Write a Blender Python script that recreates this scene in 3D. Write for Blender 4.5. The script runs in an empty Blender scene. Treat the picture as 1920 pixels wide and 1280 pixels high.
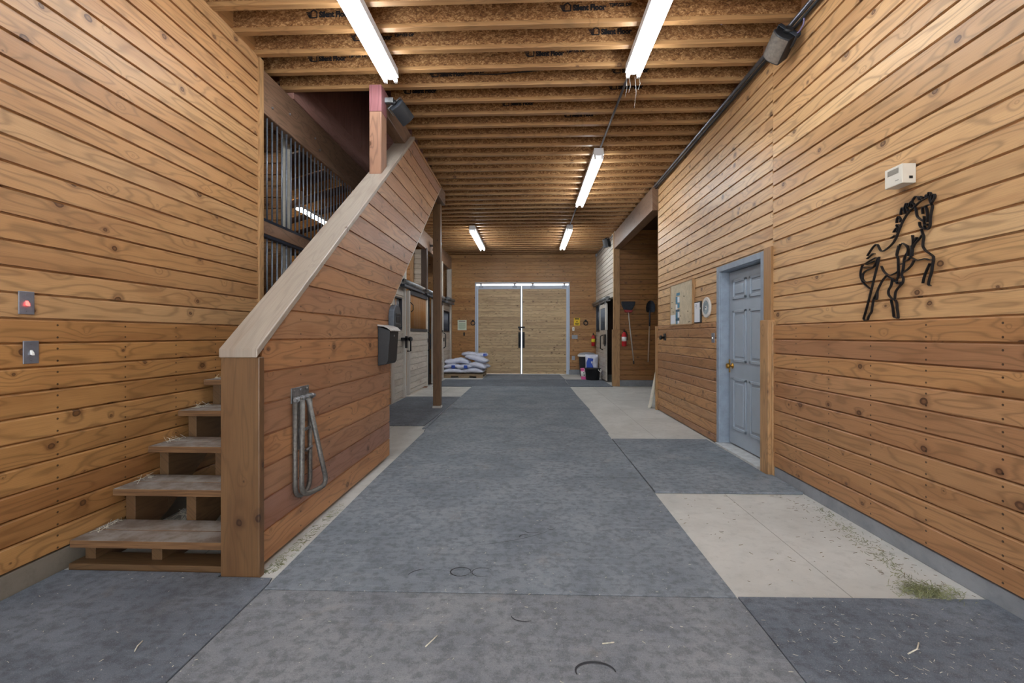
import bpy, bmesh, math, random
from mathutils import Vector, Matrix
random.seed(11)
PI = math.pi
scene = bpy.context.scene
COL = scene.collection

# ------------------------------------------------------------------ helpers
def lin(c):
    return c / 12.92 if c <= 0.04045 else ((c + 0.055) / 1.055) ** 2.4
def rgb(r, g, b):
    return (lin(r / 255), lin(g / 255), lin(b / 255), 1.0)

class MB:
    """collects shapes of one mesh; UV u runs along the grain in metres, v = 10*board number + distance across"""
    count = 0
    def __init__(self):
        self.bm = bmesh.new()
        self.uv = self.bm.loops.layers.uv.new('UVMap')
    def _uv(self, faces, grain=1, across=None):
        MB.count += 1
        n = MB.count
        vs = [l.vert.co for f in faces for l in f.loops]
        mn = [min(v[i] for v in vs) for i in range(3)]
        oth = [i for i in range(3) if i != grain] if across is None else [across]
        for f in faces:
            for l in f.loops:
                c = l.vert.co
                l[self.uv].uv = (c[grain], 10 * n + 5 + sum(c[i] - mn[i] for i in oth))
    def prism(self, poly, axis, a, b, grain=None, smooth=False):
        """poly: 2-D points in the two other axes (in axis order), extruded along axis from a to b"""
        o = [i for i in range(3) if i != axis]
        def mk(p, t):
            c = [0, 0, 0]; c[o[0]], c[o[1]] = p; c[axis] = t
            return self.bm.verts.new(c)
        A = [mk(p, a) for p in poly]; B = [mk(p, b) for p in poly]
        fs = [self.bm.faces.new(A), self.bm.faces.new(B[::-1])]
        n = len(poly)
        for i in range(n):
            f = self.bm.faces.new([A[i], B[i], B[(i + 1) % n], A[(i + 1) % n]])
            f.smooth = smooth
            fs.append(f)
        self._uv(fs, axis if grain is None else grain)
        return fs
    def box(self, x0, x1, y0, y1, z0, z1, grain=None):
        d = (x1 - x0, y1 - y0, z1 - z0)
        if grain is None:
            grain = max(range(3), key=lambda i: abs(d[i]))
        fs = self.prism([(x0, y0), (x1, y0), (x1, y1), (x0, y1)], 2, z0, z1, grain)
        return fs
    def hexa(self, p, grain=1, across=None):
        """eight corners: bottom 0-3, top 4-7"""
        v = [self.bm.verts.new(q) for q in p]
        fs = [self.bm.faces.new([v[i] for i in q]) for q in
              ((3, 2, 1, 0), (4, 5, 6, 7), (0, 1, 5, 4), (1, 2, 6, 5), (2, 3, 7, 6), (3, 0, 4, 7))]
        self._uv(fs, grain, across)
        return fs
    def tube(self, pts, r, seg=8, closed=False, cap=True):
        pts = [Vector(p) for p in pts]
        n = len(pts)
        rings = []
        prev = None
        for i, p in enumerate(pts):
            if closed:
                t = (pts[(i + 1) % n] - pts[i - 1])
            else:
                t = pts[min(i + 1, n - 1)] - pts[max(i - 1, 0)]
            t.normalize()
            if prev is None:
                up = Vector((0, 0, 1)) if abs(t.z) < .9 else Vector((1, 0, 0))
                a = t.cross(up).normalized()
            else:
                a = prev - t * prev.dot(t)
                a = a.normalized() if a.length > 1e-6 else t.orthogonal().normalized()
            prev = a
            b = t.cross(a)
            rr = r[i] if isinstance(r, (list, tuple)) else r
            rings.append([self.bm.verts.new(p + a * (rr * math.cos(2 * PI * k / seg)) + b * (rr * math.sin(2 * PI * k / seg))) for k in range(seg)])
        fs = []
        m = n if closed else n - 1
        for i in range(m):
            R, S = rings[i], rings[(i + 1) % n]
            for k in range(seg):
                f = self.bm.faces.new([R[k], R[(k + 1) % seg], S[(k + 1) % seg], S[k]])
                f.smooth = True
                fs.append(f)
        if cap and not closed:
            fs.append(self.bm.faces.new(rings[0][::-1])); fs.append(self.bm.faces.new(rings[-1]))
        self._uv(fs, 2)
        return fs
    def lathe(self, prof, center=(0, 0, 0), axis=2, seg=24, smooth=True):
        """prof: (radius, height) along axis"""
        rings = []
        o = [i for i in range(3) if i != axis]
        fs = []
        for r, h in prof:
            ring = []
            for k in range(seg):
                c = list(center)
                c[o[0]] += r * math.cos(2 * PI * k / seg); c[o[1]] += r * math.sin(2 * PI * k / seg); c[axis] += h
                ring.append(self.bm.verts.new(c))
            rings.append(ring)
        for R, S in zip(rings, rings[1:]):
            for k in range(seg):
                f = self.bm.faces.new([R[k], R[(k + 1) % seg], S[(k + 1) % seg], S[k]])
                f.smooth = smooth
                fs.append(f)
        fs.append(self.bm.faces.new(rings[0][::-1])); fs.append(self.bm.faces.new(rings[-1]))
        self._uv(fs, axis)
        return fs
    def ribbon(self, pts, normal, depth, thick):
        """flat bar following pts, its wide side along `normal`, starting at pts and standing out by depth"""
        nrm = Vector(normal)
        pts = [Vector(p) for p in pts]
        n = len(pts)
        R = []
        for i, p in enumerate(pts):
            t = (pts[min(i + 1, n - 1)] - pts[max(i - 1, 0)]).normalized()
            s = t.cross(nrm).normalized() * (thick / 2)
            R.append([self.bm.verts.new(q) for q in (p - s, p + s, p + s + nrm * depth, p - s + nrm * depth)])
        fs = []
        for A, B in zip(R, R[1:]):
            for k in range(4):
                fs.append(self.bm.faces.new([A[k], A[(k + 1) % 4], B[(k + 1) % 4], B[k]]))
        fs.append(self.bm.faces.new(R[0][::-1])); fs.append(self.bm.faces.new(R[-1]))
        self._uv(fs, 1)
    def xf(self, M, faces=None):
        bmesh.ops.transform(self.bm, matrix=M, verts=self.bm.verts[:] if faces is None else list({v for f in faces for v in f.verts}))
        return self
    def obj(self, name, mat, parent=None, bevel=0, loc=None):
        bmesh.ops.recalc_face_normals(self.bm, faces=self.bm.faces)
        me = bpy.data.meshes.new(name)
        self.bm.to_mesh(me); self.bm.free()
        me.materials.append(mat)
        o = bpy.data.objects.new(name, me)
        COL.objects.link(o)
        if parent is not None:
            o.parent = parent
        if loc is not None:
            o.location = loc
        if bevel:
            m = o.modifiers.new('bevel', 'BEVEL')
            m.width = bevel; m.segments = 2; m.limit_method = 'ANGLE'; m.angle_limit = math.radians(40)
        return o

def tag(o, label=None, cat=None, group=None, kind=None):
    if label: o['label'] = label
    if cat: o['category'] = cat
    if group: o['group'] = group
    if kind: o['kind'] = kind
    return o
def thing(name, label, cat, loc=(0, 0, 0), group=None, rotz=0):
    o = bpy.data.objects.new(name, None)
    o.empty_display_size = .1
    COL.objects.link(o)
    o.location = loc; o.rotation_euler = (0, 0, rotz)
    return tag(o, label, cat, group)
def struct(mb, name, mat, label=None, bevel=0):
    o = mb.obj(name, mat, bevel=bevel)
    o['kind'] = 'structure'
    if label: o['label'] = label
    return o
def copy_tree(o, parent=None):
    c = o.copy(); COL.objects.link(c)
    if parent is not None: c.parent = parent
    for ch in list(o.children):
        copy_tree(ch, c)
    return c
def R(a, ax): return Matrix.Rotation(a, 4, ax)
def T(*v): return Matrix.Translation(v)

# ------------------------------------------------------------------ materials
class NT:
    def __init__(self, name):
        self.m = bpy.data.materials.new(name)
        self.m.use_nodes = True
        self.t = self.m.node_tree
        self.t.nodes.clear()
        self.out = self.t.nodes.new('ShaderNodeOutputMaterial')
    def n(self, typ, **kw):
        nd = self.t.nodes.new('ShaderNode' + typ)
        for k, v in kw.items():
            setattr(nd, k, v)
        return nd
    def link(self, a, b): self.t.links.new(a, b)
    def put(self, sock, v):
        if hasattr(v, 'is_linked') or isinstance(v, bpy.types.NodeSocket): self.link(v, sock)
        else: sock.default_value = v
    def math(self, op, a, b=0.0, c=None, clamp=False):
        nd = self.n('Math', operation=op, use_clamp=clamp)
        self.put(nd.inputs[0], a); self.put(nd.inputs[1], b)
        if c is not None: self.put(nd.inputs[2], c)
        return nd.outputs[0]
    def vec(self, x, y, z):
        nd = self.n('CombineXYZ')
        self.put(nd.inputs[0], x); self.put(nd.inputs[1], y); self.put(nd.inputs[2], z)
        return nd.outputs[0]
    def noise(self, v, scale=1.0, detail=3.0, rough=.55, dist=0.0):
        nd = self.n('TexNoise', noise_dimensions='3D')
        self.put(nd.inputs['Vector'], v)
        nd.inputs['Scale'].default_value = scale; nd.inputs['Detail'].default_value = detail
        nd.inputs['Roughness'].default_value = rough; nd.inputs['Distortion'].default_value = dist
        return nd.outputs['Fac']
    def smooth(self, x, a, b, lo=0.0, hi=1.0):
        nd = self.n('MapRange', interpolation_type='SMOOTHSTEP')
        self.put(nd.inputs['Value'], x)
        nd.inputs['From Min'].default_value = a; nd.inputs['From Max'].default_value = b
        nd.inputs['To Min'].default_value = lo; nd.inputs['To Max'].default_value = hi
        return nd.outputs[0]
    def ramp(self, x, stops):
        nd = self.n('ValToRGB')
        e = nd.color_ramp.elements
        while len(e) < len(stops): e.new(.5)
        for el, (p, c) in zip(e, stops):
            el.position = p; el.color = c
        self.put(nd.inputs[0], x)
        return nd.outputs[0]
    def mix(self, f, a, b, mode='MIX'):
        nd = self.n('Mix', data_type='RGBA', blend_type=mode)
        self.put(nd.inputs[0], f); self.put(nd.inputs[6], a); self.put(nd.inputs[7], b)
        return nd.outputs[2]
    def bsdf(self, color, rough=.6, metal=0.0, bump=None, bstr=.3, bdist=.002, spec=.5):
        p = self.n('BsdfPrincipled')
        self.put(p.inputs['Base Color'], color); self.put(p.inputs['Roughness'], rough)
        p.inputs['Metallic'].default_value = metal
        p.inputs['Specular IOR Level'].default_value = spec
        if bump is not None:
            b = self.n('Bump')
            b.inputs['Strength'].default_value = bstr; b.inputs['Distance'].default_value = bdist
            self.put(b.inputs['Height'], bump)
            self.link(b.outputs[0], p.inputs['Normal'])
        self.link(p.outputs[0], self.out.inputs[0])
        return self.m

def wood(name, tints, grain=.5, knots=.6, rough=.42, dirt=.25, nails=None, fine=1.0, knotcol=(70, 42, 26), kscale=2.7, spec=.4):
    t = NT(name)
    uvn = t.n('UVMap'); uvn.uv_map = 'UVMap'
    s = t.n('SeparateXYZ'); t.link(uvn.outputs[0], s.inputs[0])
    u, v = s.outputs[0], s.outputs[1]
    idx = t.math('FLOOR', t.math('DIVIDE', v, 10.0))
    vv = t.math('SUBTRACT', v, t.math('MULTIPLY', idx, 10.0))
    wn = t.n('TexWhiteNoise', noise_dimensions='1D'); t.link(idx, wn.inputs['W'])
    r1 = wn.outputs['Value']
    wc = t.n('SeparateColor'); t.link(wn.outputs['Color'], wc.inputs[0])
    r2, r3 = wc.outputs[1], wc.outputs[2]
    uo = t.math('ADD', u, t.math('MULTIPLY', r1, 40.0))
    vo = t.math('ADD', vv, t.math('MULTIPLY', idx, 1.371))
    # knots
    vor = t.n('TexVoronoi', voronoi_dimensions='2D', feature='F1')
    wob = t.noise(t.vec(t.math('MULTIPLY', uo, 14.0), t.math('MULTIPLY', vo, 20.0), idx), 1.0, 2.0)
    t.put(vor.inputs['Vector'], t.vec(t.math('MULTIPLY_ADD', wob, .05, t.math('MULTIPLY', uo, kscale)), t.math('MULTIPLY', vo, kscale * 1.25), 0.0))
    vor.inputs['Scale'].default_value = 1.0
    dist = vor.outputs['Distance']
    vc = t.n('SeparateColor'); t.link(vor.outputs['Color'], vc.inputs[0])
    size = t.math('MULTIPLY', t.math('SUBTRACT', vc.outputs[0], 1.0 - knots, clamp=True), .075 / max(knots, .05))
    rel = t.math('DIVIDE', dist, t.math('ADD', size, .0006))
    core = t.math('MULTIPLY', t.smooth(rel, .85, 1.0, 1.0, 0.0), t.smooth(rel, .2, .75, .5, 1.0))
    halo = t.math('MULTIPLY', t.smooth(rel, 1.0, 2.6, 1.0, 0.0), t.math('GREATER_THAN', size, .004))
    core = t.math('MULTIPLY', core, t.math('GREATER_THAN', size, .004))
    # growth rings
    nA = t.noise(t.vec(t.math('MULTIPLY', uo, .75), t.math('MULTIPLY', vo, 6.0), idx), 1.0, 2.0, .5)
    ph = t.math('ADD', t.math('MULTIPLY', nA, 58.0), t.math('MULTIPLY', vv, 70.0))
    ph = t.math('ADD', ph, t.math('DIVIDE', 1.6, t.math('ADD', dist, .09)))
    ring = t.math('MULTIPLY_ADD', t.math('SINE', ph), .5, .5)
    ring = t.math('POWER', ring, 5.0)
    fn = t.noise(t.vec(t.math('MULTIPLY', uo, 5.0), t.math('MULTIPLY', vo, 260.0), idx), 1.0, 3.0, .6)
    big = t.noise(t.vec(t.math('MULTIPLY', uo, 1.1), t.math('MULTIPLY', vo, 5.0), idx), 1.0, 3.0, .6)
    base = t.ramp(r2, [(i / max(1, len(tints) - 1), rgb(*c)) for i, c in enumerate(tints)])
    dk = rgb(*[c * .62 for c in tints[0]])
    col = t.mix(t.math('MULTIPLY', ring, grain), base, dk)
    col = t.mix(t.math('MULTIPLY', t.smooth(fn, .35, .75), .30 * fine), col, dk)
    dcol = rgb(*[c * f for c, f in zip(tints[0], (.74, .66, .62))])
    col = t.mix(t.math('MULTIPLY', t.smooth(big, .45, .75), dirt * 2), col, dcol)
    # board to board value change
    col = t.mix(t.math('MULTIPLY', r3, .22), col, dk)
    col = t.mix(t.math('MULTIPLY', halo, .38), col, rgb(*[c * 1.15 for c in knotcol]))
    col = t.mix(t.math('MULTIPLY', core, .85), col, rgb(*knotcol))
    if nails:
        sp, phs, zmax, h, z0 = nails
        g = t.n('NewGeometry')
        ps = t.n('SeparateXYZ'); t.link(g.outputs['Position'], ps.inputs[0])
        yy = t.math('SUBTRACT', t.math('PINGPONG', t.math('SUBTRACT', ps.outputs[1], phs), sp / 2), 0.0)
        zz = t.math('PINGPONG', t.math('SUBTRACT', ps.outputs[2], z0), h / 2)
        dz = t.math('SUBTRACT', zz, h * .24)
        d2 = t.math('SQRT', t.math('ADD', t.math('MULTIPLY', yy, yy), t.math('MULTIPLY', dz, dz)))
        nm = t.math('MULTIPLY', t.smooth(d2, .0045, .007, 1.0, 0.0), t.math('LESS_THAN', ps.outputs[2], zmax))
        col = t.mix(t.math('MULTIPLY', nm, .9), col, rgb(40, 28, 20))
    hgt = t.math('ADD', t.math('MULTIPLY', fn, .5), t.math('MULTIPLY', ring, .25))
    rr = t.math('MULTIPLY_ADD', fn, .2, rough - .1)
    return t.bsdf(col, rr, bump=hgt, bstr=.25, bdist=.0015, spec=spec)

def plain(name, c, rough=.5, metal=0.0, vary=.0, spec=.5, bump=0.0, scale=60):
    t = NT(name)
    if vary or bump:
        tc = t.n('TexCoord')
        nz = t.noise(tc.outputs['Object'], scale, 4.0, .6)
        nb = t.noise(tc.outputs['Object'], scale * .08, 3.0, .6)
        a = t.math('ADD', t.math('MULTIPLY', nz, .5), t.math('MULTIPLY', nb, .5))
        col = t.mix(t.math('MULTIPLY', t.smooth(a, .3, .7), 1.0), rgb(*[max(0, k * (1 - vary)) for k in c]), rgb(*[min(255, k * (1 + vary)) for k in c]))
        return t.bsdf(col, rough, metal, bump=nz if bump else None, bstr=bump, bdist=.002, spec=spec)
    return t.bsdf(rgb(*c), rough, metal, spec=spec)

def rubber(name, c1, c2, dust):
    t = NT(name)
    tc = t.n('TexCoord'); g = t.n('NewGeometry')
    P = g.outputs['Position']
    s = t.n('SeparateXYZ'); t.link(P, s.inputs[0])
    sp = t.noise(P, 260.0, 3.0, .75)
    mid = t.noise(P, 22.0, 4.0, .65)
    big = t.noise(P, 1.9, 5.0, .6, .6)
    streak = t.noise(t.vec(t.math('MULTIPLY', s.outputs[0], 3.0), t.math('MULTIPLY', s.outputs[1], 26.0), 0.0), 1.0, 4.0, .65, .8)
    col = t.mix(t.smooth(big, .3, .7), rgb(*c1), rgb(*c2))
    col = t.mix(t.math('MULTIPLY', t.smooth(mid, .42, .66), .55), col, rgb(*[k * .72 for k in c1]))
    col = t.mix(t.math('MULTIPLY', t.smooth(streak, .5, .75), .22), col, rgb(*[min(255, k * 1.25) for k in c2]))
    col = t.mix(t.math('MULTIPLY', t.smooth(t.noise(P, 3.1, 6.0, .7, .4), .56, .78), .42), col, rgb(*dust))
    col = t.mix(t.math('MULTIPLY', t.smooth(sp, .56, .7), .45), col, rgb(178, 178, 176))
    col = t.mix(t.math('MULTIPLY', t.smooth(sp, .44, .3), .55), col, rgb(44, 47, 54))
    vor = t.n('TexVoronoi', feature='F1'); t.put(vor.inputs['Vector'], P); vor.inputs['Scale'].default_value = 26.0
    chip = t.smooth(vor.outputs['Distance'], .05, .09, 1.0, 0.0)
    vcs = t.n('SeparateColor'); t.link(vor.outputs['Color'], vcs.inputs[0])
    chip = t.math('MULTIPLY', chip, t.math('GREATER_THAN', vcs.outputs[0], .72))
    col = t.mix(t.math('MULTIPLY', chip, .75), col, rgb(205, 202, 190))
    return t.bsdf(col, .78, bump=t.math('ADD', t.math('MULTIPLY', sp, .6), mid), bstr=.35, bdist=.0015, spec=.3)

def concrete(name, c1, c2, joints=(), speck=True):
    t = NT(name)
    g = t.n('NewGeometry'); P = g.outputs['Position']
    s = t.n('SeparateXYZ'); t.link(P, s.inputs[0])
    big = t.noise(P, 1.7, 6.0, .65, .5); mid = t.noise(P, 14.0, 5.0, .65); fine = t.noise(P, 240.0, 2.0, .6)
    col = t.mix(t.smooth(big, .3, .72), rgb(*c1), rgb(*c2))
    col = t.mix(t.math('MULTIPLY', t.smooth(mid, .48, .72), .25), col, rgb(*[k * .78 for k in c1]))
    col = t.mix(t.math('MULTIPLY', t.smooth(fine, .62, .74), .3), col, rgb(*[k * .6 for k in c1]))
    for ax, pos in joints:
        d = t.math('ABSOLUTE', t.math('SUBTRACT', t.math('MULTIPLY_ADD', mid, .008, s.outputs[ax]), pos + .004))
        col = t.mix(t.math('MULTIPLY', t.smooth(d, .001, .005, 1.0, 0.0), .55), col, rgb(95, 90, 84))
    return t.bsdf(col, .8, bump=mid, bstr=.2, bdist=.003, spec=.3)

def osb(name):
    t = NT(name)
    g = t.n('NewGeometry'); P = g.outputs['Position']
    s = t.n('SeparateXYZ'); t.link(P, s.inputs[0])
    x, z = s.outputs[0], t.math('ADD', s.outputs[2], t.math('MULTIPLY', s.outputs[1], 3.7))
    def layer(sc, off):
        v = t.n('TexVoronoi', feature='F1', voronoi_dimensions='2D')
        wob = t.noise(P, 40.0, 2.0)
        v.inputs['Scale'].default_value = 1.0
        t.put(v.inputs['Vector'], t.vec(t.math('MULTIPLY_ADD', x, sc, t.math('MULTIPLY_ADD', wob, .5, off)), t.math('MULTIPLY', z, sc * 1.5), 0.0))
        c = t.n('SeparateColor'); t.link(v.outputs['Color'], c.inputs[0])
        ang = t.math('MULTIPLY', c.outputs[1], 6.283)
        ca, sa = t.math('COSINE', ang), t.math('SINE', ang)
        xr = t.math('ADD', t.math('MULTIPLY', x, ca), t.math('MULTIPLY', z, sa))
        zr = t.math('SUBTRACT', t.math('MULTIPLY', z, ca), t.math('MULTIPLY', x, sa))
        fib = t.noise(t.vec(t.math('MULTIPLY', xr, 16.0), t.math('MULTIPLY', zr, 150.0), c.outputs[0]), 1.0, 2.0, .6)
        return c.outputs[0], fib, v.outputs['Distance']
    c1, f1, d1 = layer(34.0, .3)
    c2, f2, d2 = layer(75.0, 5.1)
    m = t.math('ADD', t.math('MULTIPLY', c1, .2), t.math('ADD', t.math('MULTIPLY', f1, .5), t.math('MULTIPLY', t.math('ADD', c2, f2), .26)))
    col = t.ramp(t.smooth(m, .28, .85), [(0, rgb(92, 60, 36)), (.3, rgb(126, 86, 50)), (.6, rgb(152, 108, 66)), (.85, rgb(178, 132, 86)), (1, rgb(206, 164, 116))])
    col = t.mix(t.math('MULTIPLY', t.smooth(t.noise(P, 2.3, 3.0), .45, .75), .3), col, rgb(88, 58, 36))
    return t.bsdf(col, .7, bump=m, bstr=.35, bdist=.002, spec=.35)

def emit(name, c, s):
    t = NT(name)
    e = t.n('Emission'); e.inputs[0].default_value = c; e.inputs[1].default_value = s
    t.link(e.outputs[0], t.out.inputs[0])
    return t.m

TUBE_W = 17.0
M = {}
# painted, oiled and weathered woods of the barn
M['pine_left'] = wood('pine_left', [(187, 140, 93), (197, 152, 105), (177, 128, 83), (207, 166, 119), (189, 144, 97)], nails=None)
M['pine_wainscot'] = wood('pine_wainscot', [(174, 123, 72), (186, 137, 84), (162, 113, 68), (192, 145, 92), (176, 127, 76)], nails=(.41, .3, 1.37, .1254, .109), knots=.85)
M['pine_right'] = wood('pine_right', [(203, 158, 108), (213, 170, 120), (193, 148, 100), (217, 178, 130), (207, 162, 112)])
M['pine_wainscot_right'] = wood('pine_wainscot_right', [(182, 133, 87), (194, 147, 99), (164, 119, 85), (196, 151, 105), (172, 127, 91)], nails=(.41, .56, 1.37, .127, .097), knots=.85)
M['pine_stair'] = wood('pine_stair', [(184, 134, 92), (196, 150, 108), (172, 128, 98), (188, 138, 94), (160, 120, 104), (190, 144, 102)], nails=(.41, .38, 1.6, .174, .028), knots=.7)
M['pine_back'] = wood('pine_back', [(178, 129, 78), (190, 143, 90), (164, 115, 68), (184, 135, 82)], knots=.8, kscale=3.4)
M['pine_door'] = wood('pine_door', [(200, 172, 130), (210, 182, 140), (190, 162, 124)], knots=.8, kscale=3.4, fine=.7)
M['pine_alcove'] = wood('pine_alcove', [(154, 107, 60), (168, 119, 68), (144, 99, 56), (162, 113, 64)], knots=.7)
M['trim'] = wood('trim', [(178, 138, 94), (186, 146, 102)], knots=.3)
M['post'] = wood('post', [(112, 82, 54), (118, 88, 58)], knots=.55, dirt=.35, grain=.3, knotcol=(48, 30, 20), kscale=3.0)
M['post_light'] = wood('post_light', [(156, 116, 94), (162, 122, 98)], knots=.45)
M['post_pink'] = wood('post_pink', [(150, 98, 102), (154, 100, 104)], knots=.2)
M['beam'] = wood('beam', [(136, 106, 84), (144, 114, 92)], knots=.25, dirt=.3)
M['dark_ply'] = wood('dark_ply', [(172, 128, 118), (180, 136, 124)], knots=.1, grain=.3)
M['lumber'] = wood('lumber', [(176, 134, 88), (188, 148, 102), (164, 122, 78)], knots=.3, grain=.3)
M['stair_wood'] = wood('stair_wood', [(106, 80, 54), (98, 74, 50), (112, 86, 58)], knots=.4)
M['cap'] = wood('cap', [(172, 160, 146), (176, 164, 150)], knots=.2, dirt=.4, grain=.2)
def tread_mat():
    # brown lumber under a coat of trodden-in grey dust on the top faces
    t = NT('tread')
    g = t.n('NewGeometry'); P = g.outputs['Position']
    s = t.n('SeparateXYZ'); t.link(P, s.inputs[0]); nn = t.n('SeparateXYZ'); t.link(g.outputs['True Normal'], nn.inputs[0])
    gr = t.noise(t.vec(t.math('MULTIPLY', s.outputs[0], 5.0), t.math('MULTIPLY', s.outputs[1], 120.0), t.math('MULTIPLY', s.outputs[2], 120.0)), 1.0, 3.0)
    b = t.noise(P, 9.0, 5.0, .65)
    w = t.mix(t.smooth(gr, .3, .7), rgb(124, 92, 62), rgb(92, 66, 44))
    d = t.mix(t.smooth(b, .35, .65), rgb(150, 144, 138), rgb(118, 106, 96))
    f = t.math('MULTIPLY', t.smooth(nn.outputs[2], .5, .9), t.smooth(t.noise(P, 4.0, 4.0), .25, .5, .6, .95))
    return t.bsdf(t.mix(f, w, d), .8, bump=gr, bstr=.3, bdist=.002, spec=.3)
M['tread'] = tread_mat()
M['grey_wood'] = wood('grey_wood', [(204, 196, 184), (214, 206, 194), (190, 180, 166)], knots=.5, grain=.25, knotcol=(112, 92, 76))
M['white_wood'] = wood('white_wood', [(216, 212, 204), (222, 218, 210)], knots=.1, grain=.12, dirt=.15)
M['orange_wood'] = wood('orange_wood', [(206, 150, 80), (216, 162, 92), (196, 140, 72)], knots=.5)
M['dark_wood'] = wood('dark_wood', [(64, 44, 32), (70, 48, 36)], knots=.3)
M['rafter'] = wood('rafter', [(166, 120, 70), (176, 130, 78)], knots=.3)
M['pallet'] = wood('pallet', [(170, 150, 122), (158, 136, 106)], knots=.3)
M['flange'] = wood('flange', [(174, 130, 84), (184, 142, 96), (164, 120, 76)], knots=.25, grain=.4)
M['osb'] = osb('osb')
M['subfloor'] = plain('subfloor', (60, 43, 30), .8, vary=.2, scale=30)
M['concrete'] = concrete('concrete', (182, 181, 176), (200, 199, 194), joints=((0, 1.575), (0, -1.9), (1, 9.0)))
M['curb'] = concrete('curb', (118, 122, 128), (146, 150, 156))
M['curb_left'] = concrete('curb_left', (104, 98, 88), (128, 120, 108))
M['rubber'] = rubber('rubber', (112, 120, 129), (134, 141, 149), (146, 140, 133))
M['rubber_brown'] = rubber('rubber_brown', (116, 121, 128), (136, 139, 144), (158, 146, 134))
M['rubber_dark'] = rubber('rubber_dark', (94, 101, 111), (114, 121, 130), (122, 117, 113))
M['scuff'] = plain('scuff', (46, 48, 54), .8)
M['door_paint'] = plain('door_paint', (154, 166, 178), .45, vary=.03, scale=8)
M['frame_paint'] = plain('frame_paint', (138, 150, 164), .5, vary=.08, scale=14)
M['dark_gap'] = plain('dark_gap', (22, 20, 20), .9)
M['sill'] = plain('sill', (190, 192, 192), .5, vary=.12, scale=20)
M['brass'] = plain('brass', (196, 150, 70), .28, 1.0)
M['steel'] = plain('steel', (158, 160, 164), .38, 1.0, vary=.1, scale=20)
M['galv'] = plain('galv', (132, 134, 136), .5, .85, vary=.22, scale=40)
M['rack'] = plain('rack', (104, 102, 98), .5, .5, vary=.22, scale=60)
M['plate'] = plain('plate', (150, 156, 168), .42, .7, vary=.06, scale=40)
M['white_plastic'] = plain('white_plastic', (228, 228, 224), .4)
M['cream_plastic'] = plain('cream_plastic', (214, 208, 194), .45, vary=.02, scale=20)
M['grille_grey'] = plain('grille_grey', (150, 147, 138), .6)
M['red_lamp'] = emit('red_lamp', (1, .06, .05, 1), 2.5)
M['black_metal'] = plain('black_metal', (26, 26, 29), .45, .3, vary=.2, scale=50)
M['black_bar'] = plain('black_bar', (112, 118, 128), .4, .5, vary=.1, scale=50)
M['black_frame'] = plain('black_frame', (44, 50, 62), .45, .3)
M['black_plastic'] = plain('black_plastic', (30, 31, 34), .5, vary=.15, scale=30)
M['grey_plastic'] = plain('grey_plastic', (66, 72, 80), .5, vary=.15, scale=30)
M['mailbox_lid'] = plain('mailbox_lid', (150, 146, 142), .5, vary=.2, scale=30)
M['speaker_body'] = plain('speaker_body', (92, 84, 76), .7, vary=.25, scale=40)
M['speaker_dark'] = plain('speaker_dark', (38, 44, 52), .6, vary=.2, scale=40)
M['fixture_white'] = plain('fixture_white', (232, 234, 236), .4)
M['tube'] = emit('tube', (.90, .955, 1.0, 1), TUBE_W)
M['tube_stall'] = emit('tube_stall', (1.0, .96, .88, 1), TUBE_W * 3)
M['cobweb'] = plain('cobweb', (190, 188, 180), .9)
M['ink'] = plain('ink', (24, 25, 32), .8)
M['rubber_black'] = plain('rubber_black', (26, 27, 30), .7)
M['paper'] = plain('paper', (226, 230, 236), .8)
M['paper_blue'] = plain('paper_blue', (84, 132, 158), .8)
M['paper_teal'] = plain('paper_teal', (60, 92, 112), .8)
M['paper_ink'] = plain('paper_ink', (120, 130, 146), .8)
M['cork'] = plain('cork', (190, 176, 150), .85, vary=.1, scale=120)
M['dial'] = plain('dial', (214, 212, 206), .5)
M['dial_art'] = plain('dial_art', (130, 142, 148), .7, vary=.3, scale=90)
M['yellow'] = plain('yellow', (232, 196, 30), .5)
M['sign_white'] = plain('sign_white', (216, 222, 200), .6)
M['sign_green'] = plain('sign_green', (130, 158, 128), .7)
M['red_paint'] = plain('red_paint', (186, 30, 38), .35)
M['label_white'] = plain('label_white', (228, 226, 222), .6)
M['label_yellow'] = plain('label_yellow', (222, 206, 50), .6)
M['broom_black'] = plain('broom_black', (34, 38, 46), .8, vary=.3, scale=200)
M['broom_red'] = plain('broom_red', (150, 40, 44), .5)
M['silver_pole'] = plain('silver_pole', (186, 180, 172), .45, .3)
M['wood_handle'] = plain('wood_handle', (164, 140, 118), .6, vary=.1, scale=40)
M['shovel_blade'] = plain('shovel_blade', (64, 70, 82), .45, .6, vary=.2, scale=30)
M['bag'] = plain('bag', (206, 210, 226), .55, vary=.06, scale=14, bump=.3)
M['bag_blue'] = plain('bag_blue', (48, 86, 186), .55)
M['pink'] = plain('pink', (226, 92, 160), .4)
M['can'] = plain('can', (36, 40, 48), .5, vary=.12, scale=20)
M['lid_grey'] = plain('lid_grey', (150, 152, 158), .5, vary=.1, scale=20)
M['straw'] = plain('straw', (200, 196, 180), .8, vary=.15, scale=90)
M['hay'] = plain('hay', (122, 126, 92), .85, vary=.3, scale=150)
M['hay_dark'] = plain('hay_dark', (112, 98, 70), .85, vary=.3, scale=150)
M['cable'] = plain('cable', (26, 26, 28), .6)
M['pipe'] = plain('pipe', (120, 122, 128), .35, .9, vary=.1, scale=30)
M['purple'] = plain('purple', (120, 112, 150), .5)
M['outlet_grey'] = plain('outlet_grey', (150, 158, 170), .45, .3)
M['white_trim'] = plain('white_trim', (214, 210, 196), .6, vary=.06, scale=20)
M['lid_trim'] = plain('lid_trim', (186, 198, 214), .5)
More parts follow.
